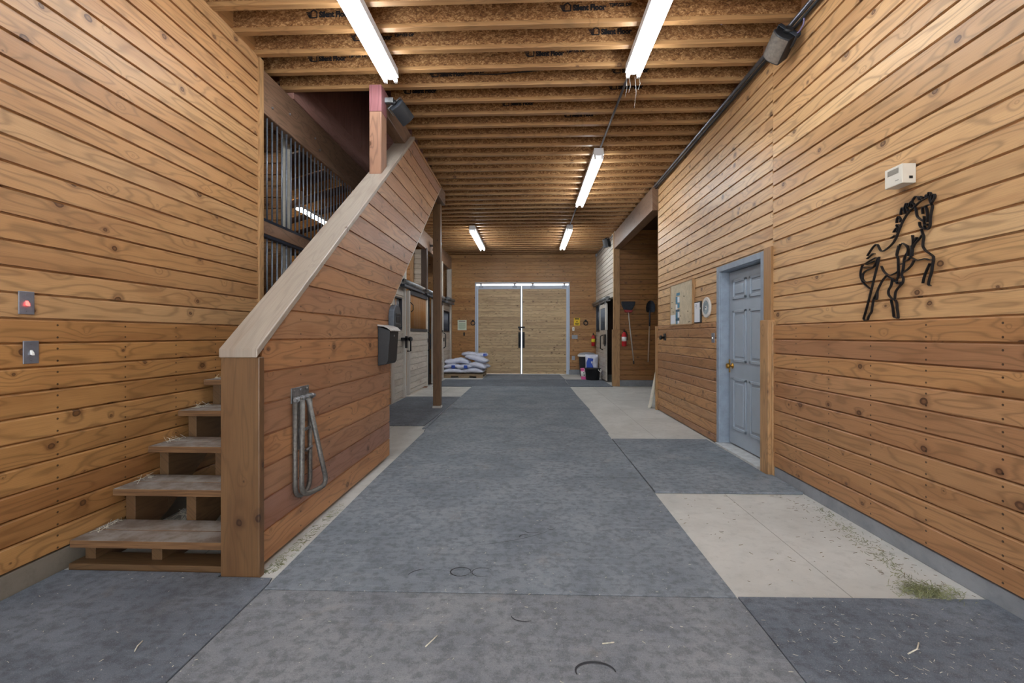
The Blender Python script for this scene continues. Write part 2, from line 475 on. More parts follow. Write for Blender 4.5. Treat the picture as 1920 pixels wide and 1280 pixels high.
# ------------------------------------------------------------------ camera
cd = bpy.data.cameras.new('camera')
cam = bpy.data.objects.new('camera', cd)
COL.objects.link(cam)
cam.location = (0, 0, 1.28)
cam.rotation_euler = (PI / 2, 0, math.atan(32 / 853))
cd.sensor_width = 36; cd.lens = 853 / 1920 * 36
cd.shift_y = -12 / 1920
cd.clip_start = .05; cd.clip_end = 80
scene.camera = cam

XL, XR, XS, ZC, YB = -2.53, 2.22, -1.45, 3.88, 14.8
def boards(mb, ax, face, s, u0, u1, z0, z1, h, ph, thick=.022, cut=True, gap=True):
    """horizontal boards on a wall: ax = axis they run along, face = plane they fill, s = side they look to"""
    k = math.floor((z0 - ph) / h + 1e-6)
    z = ph + k * h
    while z < z1 - .004:
        a, b = max(z, z0), min(z + h, z1)
        if b - a > .008:
            d = lambda t: face - s * t
            if gap:
                poly = [(d(thick), a), (d(.019), a), (d(.018), a + .0095), (d(.0), a + .0105), (d(0), b - .008), (d(.009), b), (d(thick), b)]
            else:
                poly = [(d(thick), a), (d(.007), a), (d(0), a + .006), (d(0), b - .006), (d(.007), b), (d(thick), b)]
            u = u0
            while u < u1 - 1e-4:
                e = u1
                if cut:
                    L = random.uniform(2.4, 4.9)
                    if u == u0: L *= random.uniform(.4, 1)
                    if u + L < u1 - .5: e = u + L
                mb.prism(poly, ax, u, e - (.001 if e < u1 else 0))
                u = e
        z += h

# ------------------------------------------------------------------ floor, curbs
mb = MB(); mb.box(-7.0, 6.2, -3.2, 15.6, -.15, 0)
struct(mb, 'floor', M['concrete'], 'light grey concrete barn floor')
mb = MB(); mb.box(XL - .12, XL - .004, -3.2, 4.158, 0, .118)
struct(mb, 'baseboard_left', M['curb_left'], 'dusty concrete curb under the left plank wall', bevel=.004)
mb = MB(); mb.box(XR - .012, XR + .12, -3.2, 4.183, 0, .094)
struct(mb, 'baseboard_right', M['curb'], 'grey concrete curb under the right plank wall', bevel=.004)

# ------------------------------------------------------------------ left wall
mb = MB()
boards(mb, 1, XL, 1, -3.2, 4.16, .121, 1.359, .1238, .121, cut=False)
mb.box(XL - .12, XL - .022, -3.2, 4.16, .12, 4.72, grain=1)
wl = struct(mb, 'wall_left', M['pine_wainscot'], 'golden horizontal plank wall on the left')
mb = MB(); boards(mb, 1, XL, 1, -3.2, 4.16, 1.359, ZC + .02, .1267, 1.359, cut=False)
o = mb.obj('upper_boards', M['pine_left'], wl); o['label'] = 'paler upper boards'
mb = MB(); mb.box(XL - .12, XL + .016, 4.16, 4.225, .0, ZC)
struct(mb, 'trim_1', M['trim'], 'vertical corner board ending the left plank wall', bevel=.003)

# ------------------------------------------------------------------ right wall
def right_rest(mb):
    mb.box(XR + .022, XR + .12, -3.2, 4.36, .09, 4.18, grain=1)
    mb.box(XR + .022, XR + .12, 4.36, 5.45, 2.08, 4.18, grain=1)
    mb.box(XR + .022, XR + .12, 5.45, 7.9, 0, 4.18, grain=1)
mb = MB()
boards(mb, 1, XR - .018, -1, -3.2, 4.20, .097, 1.367, .127, .097, thick=.04, cut=False)
boards(mb, 1, XR - .018, -1, 5.452, 7.88, .006, 1.43, .127, -.03, thick=.04, cut=False)
right_rest(mb)
wr = struct(mb, 'wall_right', M['pine_wainscot_right'], 'horizontal plank wall on the right')
mb = MB()
boards(mb, 1, XR, -1, -3.2, 4.23, 1.367, ZC + .02, .1262, 1.367, cut=False)
boards(mb, 1, XR, -1, 4.232, 7.9, 2.085, ZC + .02, .1258, 1.40, cut=False)
boards(mb, 1, XR, -1, 5.452, 7.9, 1.43, 2.085, .1258, 1.40, cut=False)
o = mb.obj('upper_boards', M['pine_right'], wr); o['label'] = 'paler upper boards'
mb = MB(); mb.box(XR - .022, XR + .01, 4.225, 4.355, 1.41, 2.09); o = mb.obj('trim_board', M['lumber'], wr, .003)
mb = MB(); mb.box(XR - .062, XR + .02, 4.20, 4.34, 0, 1.418); mb.box(XR - .03, XR + .02, 4.185, 4.2, 0, 1.40)
struct(mb, 'trim_2', M['trim'], 'short wooden post between the grey door and the wainscot', bevel=.004)
mb = MB(); mb.box(XR - .05, XR + .12, 7.88, 7.93, 0, 1.43); mb.box(XR - .004, XR + .12, 7.9, 7.925, 1.43, ZC)
struct(mb, 'trim_3', M['trim'], 'end boards closing the right wall at the alcove', bevel=.003)

# ------------------------------------------------------------------ grey six panel door
mb = MB()
# leaf with six raised panels
mb.box(2.318, 2.35, 4.44, 5.36, .05, 2.0)
lo, hi = 4.44, 5.36
cols = [(4.55, 4.86), (4.94, 5.25)]
rows = [(.22, .80), (.98, 1.56), (1.68, 1.90)]
for a, b in cols:
    for c, d in rows:
        # moulded frame round a raised centre
        w = .03
        for p in ((a, b, c, c + w), (a, b, d - w, d), (a, a + w, c, d), (b - w, b, c, d)):
            mb.box(2.304, 2.32, *p)
        mb.box(2.306, 2.32, a + .055, b - .055, c + .06, d - .06)
dr = struct(mb, 'door_1', M['door_paint'], 'grey painted six panel door in the right wall', bevel=.004)
mb = MB()
mb.box(2.206, 2.232, 4.365, 4.43, 0, 2.075); mb.box(2.206, 2.232, 5.38, 5.45, 0, 2.075); mb.box(2.206, 2.232, 4.43, 5.38, 2.01, 2.075)
mb.box(2.23, 2.36, 4.405, 4.43, 0, 2.03); mb.box(2.23, 2.36, 5.38, 5.405, 0, 2.03); mb.box(2.23, 2.36, 4.43, 5.38, 2.005, 2.03)
mb.box(2.352, 2.365, 4.42, 5.4, 0, 2.02)
mb.obj('door_frame', M['frame_paint'], dr, .005)
mb = MB(); mb.box(2.17, 2.36, 4.41, 5.40, 0, .032)
mb.obj('threshold', M['sill'], dr, .006)
mb = MB()
mb.lathe([(.032, 0), (.032, -.008), (.014, -.012), (.012, -.03), (.024, -.038), (.030, -.052), (.027, -.066), (.014, -.072)], (2.318, 5.275, .93), 0, 20)
mb.obj('door_knob', M['brass'], dr)
mb = MB(); mb.box(2.312, 2.32, 5.335, 5.36, .85, 1.0); mb.obj('latch_plate', M['brass'], dr)

# ------------------------------------------------------------------ alcove on the right
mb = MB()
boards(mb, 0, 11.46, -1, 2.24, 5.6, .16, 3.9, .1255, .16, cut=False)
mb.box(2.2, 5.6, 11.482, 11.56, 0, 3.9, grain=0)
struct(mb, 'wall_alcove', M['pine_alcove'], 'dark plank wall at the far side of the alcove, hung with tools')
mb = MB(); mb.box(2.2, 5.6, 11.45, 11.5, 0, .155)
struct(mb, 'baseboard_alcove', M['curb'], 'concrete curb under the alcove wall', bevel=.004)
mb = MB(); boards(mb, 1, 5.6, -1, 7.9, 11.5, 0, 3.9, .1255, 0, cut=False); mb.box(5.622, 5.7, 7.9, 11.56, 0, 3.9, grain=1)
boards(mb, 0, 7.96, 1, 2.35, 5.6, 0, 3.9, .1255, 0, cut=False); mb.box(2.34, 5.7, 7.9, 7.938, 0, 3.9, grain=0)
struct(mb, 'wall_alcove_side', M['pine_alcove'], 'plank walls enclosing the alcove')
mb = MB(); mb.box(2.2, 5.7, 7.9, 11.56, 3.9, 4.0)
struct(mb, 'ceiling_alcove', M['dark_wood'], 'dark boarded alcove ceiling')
mb = MB(); mb.box(2.12, 2.30, 7.93, 11.52, 3.43, 3.83)
struct(mb, 'trim_4', M['beam'], 'heavy brown beam over the alcove opening', bevel=.006)
mb = MB(); mb.box(2.08, 2.26, 11.43, 11.53, .0, 1.42); mb.box(2.11, 2.26, 11.44, 11.53, 1.42, 3.84)
struct(mb, 'trim_5', M['trim'], 'corner post at the far side of the alcove opening', bevel=.004)

# ------------------------------------------------------------------ far right wall with a stall doorway and a window
XF = 2.16
mb = MB()
boards(mb, 1, XF, -1, 11.53, YB, 2.26, ZC + .02, .1255, 0, cut=False)
boards(mb, 1, XF, -1, 13.3, YB, .16, 1.39, .1255, .14, cut=False)
boards(mb, 1, XF, -1, 11.53, 11.75, 0, 2.26, .1255, 0, cut=False)
mb.box(XF + .022, XF + .1, 11.53, YB, 2.26, 4.18, grain=1); mb.box(XF + .022, XF + .1, 13.3, YB, 0, 1.39, grain=1)
mb.box(XF + .022, XF + .1, 11.53, 11.75, 0, 2.26, grain=2); mb.box(XF, XF + .1, 14.62, YB, 1.39, 2.26, grain=2)
mb.box(XF, XF + .1, 13.3, 13.42, 1.39, 2.26, grain=2)
struct(mb, 'wall_right_far', M['grey_wood'], 'pale plank wall of the far right stall')
mb = MB(); mb.box(XF - .01, XF + .1, 13.3, YB, 0, .155)
struct(mb, 'baseboard_right_far', M['curb'], 'concrete curb of the far right stall', bevel=.004)
mb = MB(); mb.box(5.3, 5.4, 11.5, 15.0, 0, 3.9); mb.box(XF + .1, 5.4, 14.85, 14.95, 0, 3.9); mb.box(XF + .1, 5.4, 11.56, 11.6, 0, 3.9); mb.box(XF + .1, 5.4, 11.5, 15.0, 3.9, 4.0)
struct(mb, 'wall_stall_right', M['dark_wood'], 'dark stall room behind the far right wall')

# ------------------------------------------------------------------ back wall and double door
mb = MB()
for a, b, c, d in ((-2.75, -1.735, .15, 2.975), (1.29, 2.2, .16, 2.975), (-2.75, 2.2, 2.975, ZC + .03)):
    boards(mb, 0, YB, -1, a, b, c, d, .121, .03, gap=False)
    mb.box(a, b, YB + .022, YB + .1, c - .02, d + (.3 if d > 3 else 0), grain=0)
mb.box(-6.9, -2.75, YB, YB + .1, 0, 6.4, grain=0)
struct(mb, 'wall_back', M['pine_back'], 'knotty plank wall at the far end of the aisle')
mb = MB(); mb.box(-2.75, -1.74, YB - .012, YB + .1, 0, .15); mb.box(1.295, 2.2, YB - .012, YB + .1, 0, .16)
struct(mb, 'baseboard_back', M['curb'], 'concrete curb of the far end wall', bevel=.004)
mb = MB(); mb.box(-1.76, -1.725, YB - .008, YB + .1, 0, 2.99); mb.box(1.28, 1.315, YB - .008, YB + .1, 0, 2.99); mb.box(-1.76, 1.315, YB - .008, YB + .1, 2.97, 2.995)
struct(mb, 'trim_6', M['lid_trim'], 'pale metal edge round the double door opening')
def barn_leaf(name, x0, x1, label, hs):
    mb = MB()
    z0, z1 = .006, 2.905
    boards(mb, 0, 14.93, -1, x0 + (.13 if x0 < -1 else .03), x1 - (.14 if x1 > 1 else .03), z0, z1 - .11, .094, .0, gap=False, cut=False)
    mb.box(x0, x1, 14.952, 14.99, z0, z1, grain=0)
    root = struct(mb, name, M['pine_door'], label)
    mb = MB(); mb.box(x0, x1, 14.915, 14.955, z1 - .115, z1); mb.box(x0, x0 + (.13 if x0 < -1 else .03), 14.915, 14.955, z0, z1 - .115); mb.box(x1 - (.14 if x1 > 1 else .03), x1, 14.915, 14.955, z0, z1 - .115)
    mb.obj('door_frame', M['lid_trim'], root, .003)
    for h in hs:
        mb = MB(); mb.box(h - .075, h + .075, 14.90, 14.916, z1 - .075, z1 + .002); mb.box(h - .028, h + .028, 14.905, 14.916, z1, z1 + .10); mb.lathe([(.04, 0), (.04, .02)], (h, 14.89, z1 + .06), 1, 14)
        mb.obj('roller_hanger', M['outlet_grey'], root, .003)
    return root
L1 = barn_leaf('door_2', -1.80, -.254, 'left leaf of the pale plank double door at the end of the aisle', (-1.58, -.47))
L2 = barn_leaf('door_3', -.242, 1.355, 'right leaf of the pale plank double door at the end of the aisle', (.12, 1.15))
for root, x in ((L1, -.315), (L2, -.18)):
    mb = MB()
    mb.tube([(x, 14.92, 1.34), (x, 14.86, 1.32), (x, 14.85, 1.12), (x, 14.86, .92), (x, 14.92, .90)], .022, 10)
    mb.box(x - .035, x + .035, 14.905, 14.925, .86, 1.38)
    mb.obj('door_handle', M['black_metal'], root, .004)
mb = MB(); mb.box(-.36, -.14, 14.885, 14.915, 1.50, 1.56); mb.lathe([(.035, 0), (.035, -.03)], (-.30, 14.9, 1.47), 1, 14)
mb.obj('latch', M['black_metal'], L1, .004)
mb = MB(); mb.box(-1.9, 1.5, 14.99, 15.03, 2.975, 3.06)
struct(mb, 'trim_7', M['outlet_grey'], 'steel rail carrying the double door')

# ------------------------------------------------------------------ subfloor above, stair well
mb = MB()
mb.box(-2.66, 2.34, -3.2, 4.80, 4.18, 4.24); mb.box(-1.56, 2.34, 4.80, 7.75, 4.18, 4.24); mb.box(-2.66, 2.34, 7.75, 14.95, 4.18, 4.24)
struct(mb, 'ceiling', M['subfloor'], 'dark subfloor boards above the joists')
mb = MB()
mb.box(XL - .12, XL - .01, 4.18, 8.7, 4.12, 6.3, grain=1); mb.box(XL - .12, XL + .004, 4.80, 8.7, 3.82, 4.11, grain=1)
for y in (5.6, 6.8, 8.0): mb.box(XL - .02, XL - .004, y, y + 1.19, 4.12, 6.3, grain=2)
mb.box(XL - .02, XL - .004, 4.80, 5.595, 4.12, 6.3, grain=2)
mb.box(XL, -1.56, 7.78, 7.84, 4.24, 6.3, grain=0); mb.box(XL - .12, XL - .06, 8.7, 14.9, 4.12, 4.78, grain=1)
mb.box(-1.60, -1.56, 4.80, 8.6, 4.24, 6.3, grain=1); mb.box(XL, -1.56, 4.74, 4.80, 4.24, 6.3, grain=0)
mb.box(XL - .1, -1.5, 4.7, 8.7, 6.3, 6.36, grain=1)
struct(mb, 'wall_stairwell', M['dark_ply'], 'dark reddish boarded stairwell above the staircase')
mb = MB(); mb.box(-1.605, -1.477, 4.672, 7.98, 3.563, 3.787); mb.box(-1.60, -1.54, 4.80, 7.72, 3.787, 3.876)
struct(mb, 'trim_8', M['beam'], 'brown header beam along the stairwell opening', bevel=.005)
mb = MB(); mb.box(-2.64, -2.535, 4.225, YB, 3.405, 3.815)
bm9 = struct(mb, 'trim_9', M['beam'], 'long brown beam over the stall fronts on the left', bevel=.006)
for y, z in ((4.40, 3.52), (4.73, 3.62), (5.3, 3.61), (5.42, 3.52)):
    mb = MB(); mb.lathe([(.013, 0), (.013, .008), (.008, .012)], (-2.535, y, z), 0, 8); mb.obj('bolt', M['steel'], bm9)

# ------------------------------------------------------------------ stall block on the left
mb = MB()
mb.box(-6.9, -6.8, -3.2, 14.9, 0, 6.4, grain=1)
mb.box(-6.9, XL - .1, -3.3, -3.2, 0, 4.2, grain=0)
struct(mb, 'wall_stall_outer', M['orange_wood'], 'outer wall of the stalls behind the bars')
mb = MB()
# sloping roof deck over the stalls
mb.hexa([(-6.9, -3.2, 3.5), (-2.62, -3.2, 4.70), (-2.62, 15, 4.70), (-6.9, 15, 3.5), (-6.9, -3.2, 3.55), (-2.62, -3.2, 4.76), (-2.62, 15, 4.76), (-6.9, 15, 3.55)])
struct(mb, 'ceiling_stalls', M['dark_wood'], 'dark sloping roof deck over the stalls')
for k in range(12):
    y = 4.6 + k * .82
    mb = MB(); mb.hexa([(-6.3, y, 3.45), (-2.66, y, 4.47), (-2.66, y + .045, 4.47), (-6.3, y + .045, 3.45), (-6.3, y, 3.63), (-2.66, y, 4.65), (-2.66, y + .045, 4.65), (-6.3, y + .045, 3.63)], grain=0)
    o = mb.obj('rafter', M['rafter'])
    tag(o, ['first', 'second', 'third', 'fourth', 'fifth', 'sixth', 'seventh', 'eighth', 'ninth', 'tenth', 'eleventh', 'twelfth'][k] + ' sloping rafter inside the stalls, counted away from the stairs', 'rafter', 'sloping rafters over the stalls')
def partition(name, y, parts, label):
    for i, (x0, x1, z0, z1, m) in enumerate(parts):
        mb = MB(); boards(mb, 0, y, -1, x0, x1, z0, z1, .127, .02, cut=False, gap=True); mb.box(x0, x1, y + .022, y + .06, z0, z1, grain=0)
        if i == 0: root = struct(mb, name, m, label)
        else: mb.obj('board_panel', m, root)
    return root
p1 = partition('wall_stall_near', 4.98, [(-3.5, -2.74, 0, 3.85, M['pine_left'])], 'plank partition seen through the grille bars beside the stairs')
mb = MB(); mb.box(-2.745, -2.69, 4.95, 5.05, 0, 3.5); mb.obj('end_board', M['white_trim'], p1, .003)
p2 = partition('wall_stall_middle', 8.15, [(-6.8, -2.66, 0, 2.3, M['orange_wood'])], 'orange plank partition between the stalls')
p3 = partition('wall_stall_far', 11.35, [(-2.90, -2.64, 0, 3.44, M['grey_wood']), (-6.8, -2.98, 0, 3.3, M['orange_wood'])], 'pale and orange plank partition between the far stalls')
mb = MB(); mb.box(-2.985, -2.90, 11.3, 11.42, 0, 3.5); mb.obj('end_board', M['lumber'], p3, .003)

# unseen wall added behind the camera; its doorway shapes the incoming daylight
mb = MB()
mb.box(-2.65, -1.75, -3.3, -3.2, 0, 4.2, grain=0); mb.box(1.45, 2.35, -3.3, -3.2, 0, 4.2, grain=0); mb.box(-1.75, 1.45, -3.3, -3.2, 3.0, 4.2, grain=0)
struct(mb, 'wall_added_front', M['pine_back'], 'added unseen plank wall with an open doorway behind the camera')
ORD = ['first', 'second', 'third', 'fourth', 'fifth', 'sixth', 'seventh', 'eighth', 'ninth', 'tenth', 'eleventh', 'twelfth', 'thirteenth', 'fourteenth', 'fifteenth', 'sixteenth', 'seventeenth', 'eighteenth', 'nineteenth', 'twentieth']
def nth(i):
    if i < 20: return ORD[i]
    tens = {2: 'twenty', 3: 'thirty', 4: 'forty'}[(i + 1) // 10]
    r = (i + 1) % 10
    return (tens[:-1] + 'ieth') if r == 0 else tens + '-' + ORD[r - 1]

# ------------------------------------------------------------------ ceiling joists
def text_mesh(txt, size, bold=.0):
    cu = bpy.data.curves.new('txt', 'FONT')
    cu.body = txt; cu.size = size; cu.offset = bold; cu.extrude = .0004; cu.resolution_u = 3
    o = bpy.data.objects.new('txt', cu); COL.objects.link(o)
    dg = bpy.context.evaluated_depsgraph_get(); dg.update()
    me = bpy.data.meshes.new_from_object(o.evaluated_get(dg))
    bpy.data.objects.remove(o); bpy.data.curves.remove(cu)
    return me
def put_text(parent, name, me, mat, mtx):
    me = me.copy(); me.materials.clear(); me.materials.append(mat)
    me.transform(mtx)
    o = bpy.data.objects.new(name, me); COL.objects.link(o); o.parent = parent
    return o
TXT = text_mesh('Silent Floor', .066, .0042)
_w = max(v.co.x for v in TXT.vertices)
for v in TXT.vertices: v.co.x *= .275 / _w
CODE = text_mesh('TJI\u00ae/25 DF', .034, .0022)
_w = max(v.co.x for v in CODE.vertices)
for v in CODE.vertices: v.co.x *= .185 / _w
def logo_mb(x, y, z):
    """small house outline entered by a hand, as printed on the joist webs; z is the text base line"""
    mb = MB()
    t = .0105
    def bar(a, b, w=t):
        a = Vector((a[0], 0, a[1])); b = Vector((b[0], 0, b[1]))
        d = (b - a).normalized(); s = d.cross(Vector((0, 1, 0))) * (w / 2)
        q = [a - s, a + s, b + s, b - s]
        mb.prism([(x + p.x, z + p.z) for p in q], 1, y - .0012, y)
    bar((.030, -.004), (.092, -.004)); bar((.092, -.006), (.092, .044)); bar((.094, .041), (.066, .064)); bar((.068, .064), (.038, .046))
    for i in range(4): bar((.0 + .006 * i, .040 - .012 * i), (.046, .040 - .011 * i), .0085)
    bar((.030, -.004), (.026, .012))
    return mb
prints = {1: [(.257, 'lt'), (.672, 'c'), (-1.91, 'lt')], 2: [(.54, 'lt'), (-1.645, 'lt'), (-1.24, 'c')], 3: [(-.046, 'lt'), (.36, 'c'), (-2.2, 'lt'), (-1.79, 'c')],
          4: [(-1.05, 'lt'), (-.65, 'c'), (.85, 'lt')], 5: [(-1.42, 'lt'), (.87, 'lt')], 6: [(-.33, 'lt')], 7: [(.42, 'lt')]}
zz = {1: 4.005, 2: 4.0, 3: 4.005, 4: 4.0, 5: 3.995, 6: 3.99, 7: 3.99}
J0 = -1
for k in range(J0, 37):
    yb = 3.565 + .3055 * k
    x0 = -1.55 if 5 <= k <= 13 else -2.655
    root = thing('ceiling_joist', 'wooden ceiling joist with chipboard web, %s from the near edge of the ceiling' % nth(k - J0), 'joist', (0, yb - .029, ZC), 'ceiling joists across the aisle')
    mb = MB(); mb.box(x0, 2.335, -.029, .029, 0, .038); mb.obj('bottom_flange', M['flange'], root, .003)
    mb = MB(); mb.box(x0, 2.335, -.029, .029, .262, .30); mb.obj('top_flange', M['flange'], root)
    mb = MB(); mb.box(x0, 2.335, -.005, .005, .038, .262); web = mb.obj('web', M['osb'], root)
    for x, what in prints.get(k, []):
        dz = zz[k] - ZC
        if 'l' in what:
            mb = logo_mb(x, -.0052, dz); mb.obj('printed_logo', M['ink'], web)
            put_text(web, 'printed_words', TXT, M['ink'], T(x + .112, -.0058, dz) @ R(PI / 2, 'X'))
        if 'c' in what:
            put_text(web, 'printed_code', CODE, M['ink'], T(x, -.0058, dz + .026) @ R(PI / 2, 'X'))

# ------------------------------------------------------------------ stair wall, cap, staircase
SL = .777
mb = MB()
# boards clipped to the raked outline: lower end 2.43..4.76, raking up to 5.6..7.54
zlo = lambda y: max(.028, 1.60 + SL * (y - 4.78))
zhi = lambda y: min(3.745, 1.215 + SL * (y - 2.44))
def ylo(z): return 2.385 if z <= 1.2 else 2.385 + (z - 1.200) / SL
def yhi(z): return 4.68 if z <= 1.558 else 4.68 + (z - 1.558) / SL
h = .1745; z = .028
while z < 3.74:
    b = min(z + h, 3.745)
    g = .010
    def face(x, za, zb): return [(x, ylo(za), za), (x, yhi(za), za), (x, yhi(zb), zb), (x, ylo(zb), zb)]
    for xa, xb, za, zb in ((XS, XS - .012, z + g, b - .004), (XS - .010, XS - .03, z, b)):
        f = face(xa, za, zb); r = face(xb, za, zb)
        # chamfered top edge
        vs = [mb.bm.verts.new(p) for p in f + r]
        fs = [mb.bm.faces.new([vs[i] for i in q]) for q in ((0, 1, 2, 3), (7, 6, 5, 4), (0, 4, 5, 1), (1, 5, 6, 2), (2, 6, 7, 3), (3, 7, 4, 0))]
        mb._uv(fs, 1)
    z += h
# inner side of the wall
poly = [(2.385, .028), (4.68, .028), (4.68, 1.558), (7.475, 3.73), (5.62, 3.73), (2.385, 1.19)]
mb.prism(poly, 0, -1.60, XS - .03, grain=1)
sw = struct(mb, 'wall_stair', M['pine_stair'], 'raked plank wall along the open side of the staircase')
mb = MB(); mb.box(-1.626, -1.415, 2.338, 2.384, 0, 1.165); mb.obj('end_board', M['post'], sw, .006)
mb = MB()
y0, y1 = 2.322, 5.605
n = Vector((0, -SL, 1)).normalized() * .038
pts = []
for y in (y0, y1):
    z = 1.207 + .774 * (y - 2.322)
    pts += [(-1.625, y, z - .046), (-1.418, y, z - .046), (-1.418, y, z), (-1.625, y, z)]
mb.hexa([pts[0], pts[1], pts[5], pts[4], pts[3], pts[2], pts[6], pts[7]], grain=1, across=0)
mb.obj('cap_board', M['cap'], sw, .006)
mb = MB()
for (ya, za, yb_, zb_) in ((4.68, 1.558, 7.475, 3.73),):
    mb.hexa([(-1.598, ya, za - .03), (-1.455, ya, za - .03), (-1.455, yb_, zb_ - .03), (-1.598, yb_, zb_ - .03), (-1.598, ya, za), (-1.455, ya, za), (-1.455, yb_, zb_), (-1.598, yb_, zb_)], grain=1)
mb.obj('edge_board', M['grey_wood'], sw, .003)

st = thing('staircase', 'steep wooden staircase with dusty open treads climbing along the left plank wall', 'staircase', (-2.08, 2.45, 0))
NS = 21
for i in range(NS):
    z = .158 + .1945 * i; y = 2.398 + .2553 * i
    mb = MB()
    xl = -2.512 if i else -2.515
    mid = -2.1 + .2 * (i % 2)
    mb.box(xl, -1.612, y, y + .137, z - .042, z, grain=0)
    mb.box(xl, -1.612, y + .143, y + .288, z - .042, z, grain=0)
    o = mb.obj('tread', M['tread'], None, .004); o.parent = st; o.matrix_parent_inverse = T(2.08, -2.45, 0)
for x in (-2.455, -2.075, -1.672):
    mb = MB()
    # as vertical slices so every face is convex
    for i in range(NS):
        y = 2.438 + .2553 * i; z = .116 + .1945 * i
        low = lambda yy: max(0, (yy - 2.80) * .762)
        mb.prism([(y, low(y)), (y + .2553, low(y + .2553)), (y + .2553, z), (y, z)], 0, x - .01, x + .05, grain=1)
    o = mb.obj('stringer', M['stair_wood'], None, .002); o.parent = st; o.matrix_parent_inverse = T(2.08, -2.45, 0)
mb = MB(); mb.box(-2.56 + .06, -1.612, 2.378, 2.52, 0, .04, grain=0)
o = mb.obj('sill_board', M['stair_wood'], None, .004); o.parent = st; o.matrix_parent_inverse = T(2.08, -2.45, 0)

mb = MB(); mb.hexa([(-1.60, 4.50, 2.893), (-1.477, 4.50, 2.893), (-1.477, 4.67, 3.024), (-1.60, 4.67, 3.024), (-1.60, 4.50, 3.52), (-1.477, 4.50, 3.52), (-1.477, 4.67, 3.52), (-1.60, 4.67, 3.52)], grain=2)
o = mb.obj('stair_post', M['post_light'], None, .005)
tag(o, 'reddish brown post standing on the stair wall cap, under the header beam', 'post')
mb = MB(); mb.box(-1.601, -1.476, 4.499, 4.67, 3.52, 3.787); q = mb.obj('painted_top', M['post_pink'], o, .004); q['label'] = 'pink stained top of the post'
mb = MB(); mb.box(-1.67, -1.54, 7.85, 7.98, .05, 3.56)
o = mb.obj('support_post', M['post'], None, .006); tag(o, 'tall dark brown post standing on the floor beyond the stairs', 'post')
mb = MB(); mb.box(-1.68, -1.53, 7.84, 7.99, 0, .05); q = mb.obj('post_base', M['concrete'], o, .004)

# ------------------------------------------------------------------ lamps
def fixture(x, y0, y1, label, chains=True):
    root = thing('fluorescent_light', label, 'light', (x, (y0 + y1) / 2, 3.76), 'fluorescent ceiling lights')
    L = (y1 - y0) / 2
    mb = MB(); mb.prism([(-.065, .12), (-.075, .03), (-.02, .012), (.02, .012), (.075, .03), (.065, .12)], 1, -L, L)
    mb.obj('housing', M['fixture_white'], root, .003)
    for sx in (-.05, .05):
        mb = MB(); mb.tube([(sx, -L + .025, -.008), (sx, L - .025, -.008)], .0175, 10)
        mb.obj('tube', M['tube'], root)
        for e in (-1, 1):
            mb = MB(); mb.box(sx - .014, sx + .014, e * (L - .022) - .014, e * (L - .022) + .014, -.03, .03)
            mb.obj('socket', M['fixture_white'], root, .003)
    return root
fixture(-1.345, 1.97, 4.40, 'long fluorescent light nearest the stairs, at upper left')
fixture(.992, 1.97, 4.40, 'long fluorescent light on the near right, ending above the grey door')
fixture(.968, 6.36, 8.80, 'lone fluorescent light in the middle of the right row')
fixture(.958, 10.75, 13.2, 'far right fluorescent light, in front of the far end wall')
fixture(-1.352, 10.75, 13.2, 'far left fluorescent light, in front of the far end wall')
fixture(-1.345, -2.5, -.07, 'added unseen fluorescent light overhead behind the viewer, left row')  # this pair is added out of view for more lamp light
fixture(.992, -2.5, -.07, 'added unseen fluorescent light overhead behind the viewer, right row')
f = thing('stall_light', 'fluorescent light glowing inside the stall behind the grille bars', 'light', (-4.2, 8.75, 3.6))
mb = MB(); mb.box(-.06, .06, -.62, .62, 0, .06); mb.box(-.01, .01, -.5, -.48, .06, .34); mb.box(-.01, .01, .48, .5, .06, .34); mb.obj('housing', M['fixture_white'], f, .003)
for sx in (-.035, .035):
    mb = MB(); mb.tube([(sx, -.6, -.018), (sx, .6, -.018)], .0175, 10); mb.obj('tube', M['tube_stall'], f)

def conduit(name, pts, r, mat, label, cat='conduit'):
    mb = MB(); mb.tube(pts, r, 10); o = mb.obj(name, mat); return tag(o, label, cat)
cw = conduit('conduit', [(2.165, -2.5, 3.845), (2.165, 14.6, 3.845)], .02, M['pipe'], 'long steel conduit running along the top of the right wall')
mb = MB(); mb.tube([(2.185, -2.5, 3.812), (2.185, 14.5, 3.812)], .014, 8); o = mb.obj('cable', M['cable']); tag(o, 'black cable strapped under the long wall conduit', 'cable')
mb = MB(); mb.box(2.13, 2.19, 14.55, 14.75, 3.80, 3.87); mb.obj('junction_box', M['outlet_grey'], cw, .004)
conduit('conduit', [(.99, 4.42, 3.867), (.985, 6.3, 3.867)], .014, M['pipe'], 'thin conduit between the near and middle lights of the right row')
conduit('conduit', [(.962, 8.83, 3.867), (.96, 10.72, 3.867)], .014, M['pipe'], 'short conduit between the middle and far lights of the right row')
mb = MB(); mb.tube([(-1.25, 4.715, 4.03), (-.8, 4.71, 4.0), (-.35, 4.712, 3.985), (.05, 4.71, 4.01), (.3, 4.712, 4.035), (.6, 4.71, 4.02), (.95, 4.712, 4.02)], .006, 6)
o = mb.obj('cable', M['cable']); tag(o, 'thin black cable sagging along a joist between the two near lights', 'cable')
mb = MB()
for dx, dy, L in ((-.06, 0, .2), (-.02, .03, .14), (.03, .01, .30), (.07, .02, .12)):
    mb.tube([(.992 + dx, 4.42 + dy, 3.77), (.992 + dx + .012, 4.425 + dy, 3.77 - L * .5), (.992 + dx - .008, 4.42 + dy, 3.77 - L)], .0012, 5)
o = mb.obj('cobweb', M['cobweb']); tag(o, 'dusty cobweb strands hanging from the end of the near right light', 'cobweb', kind='stuff')
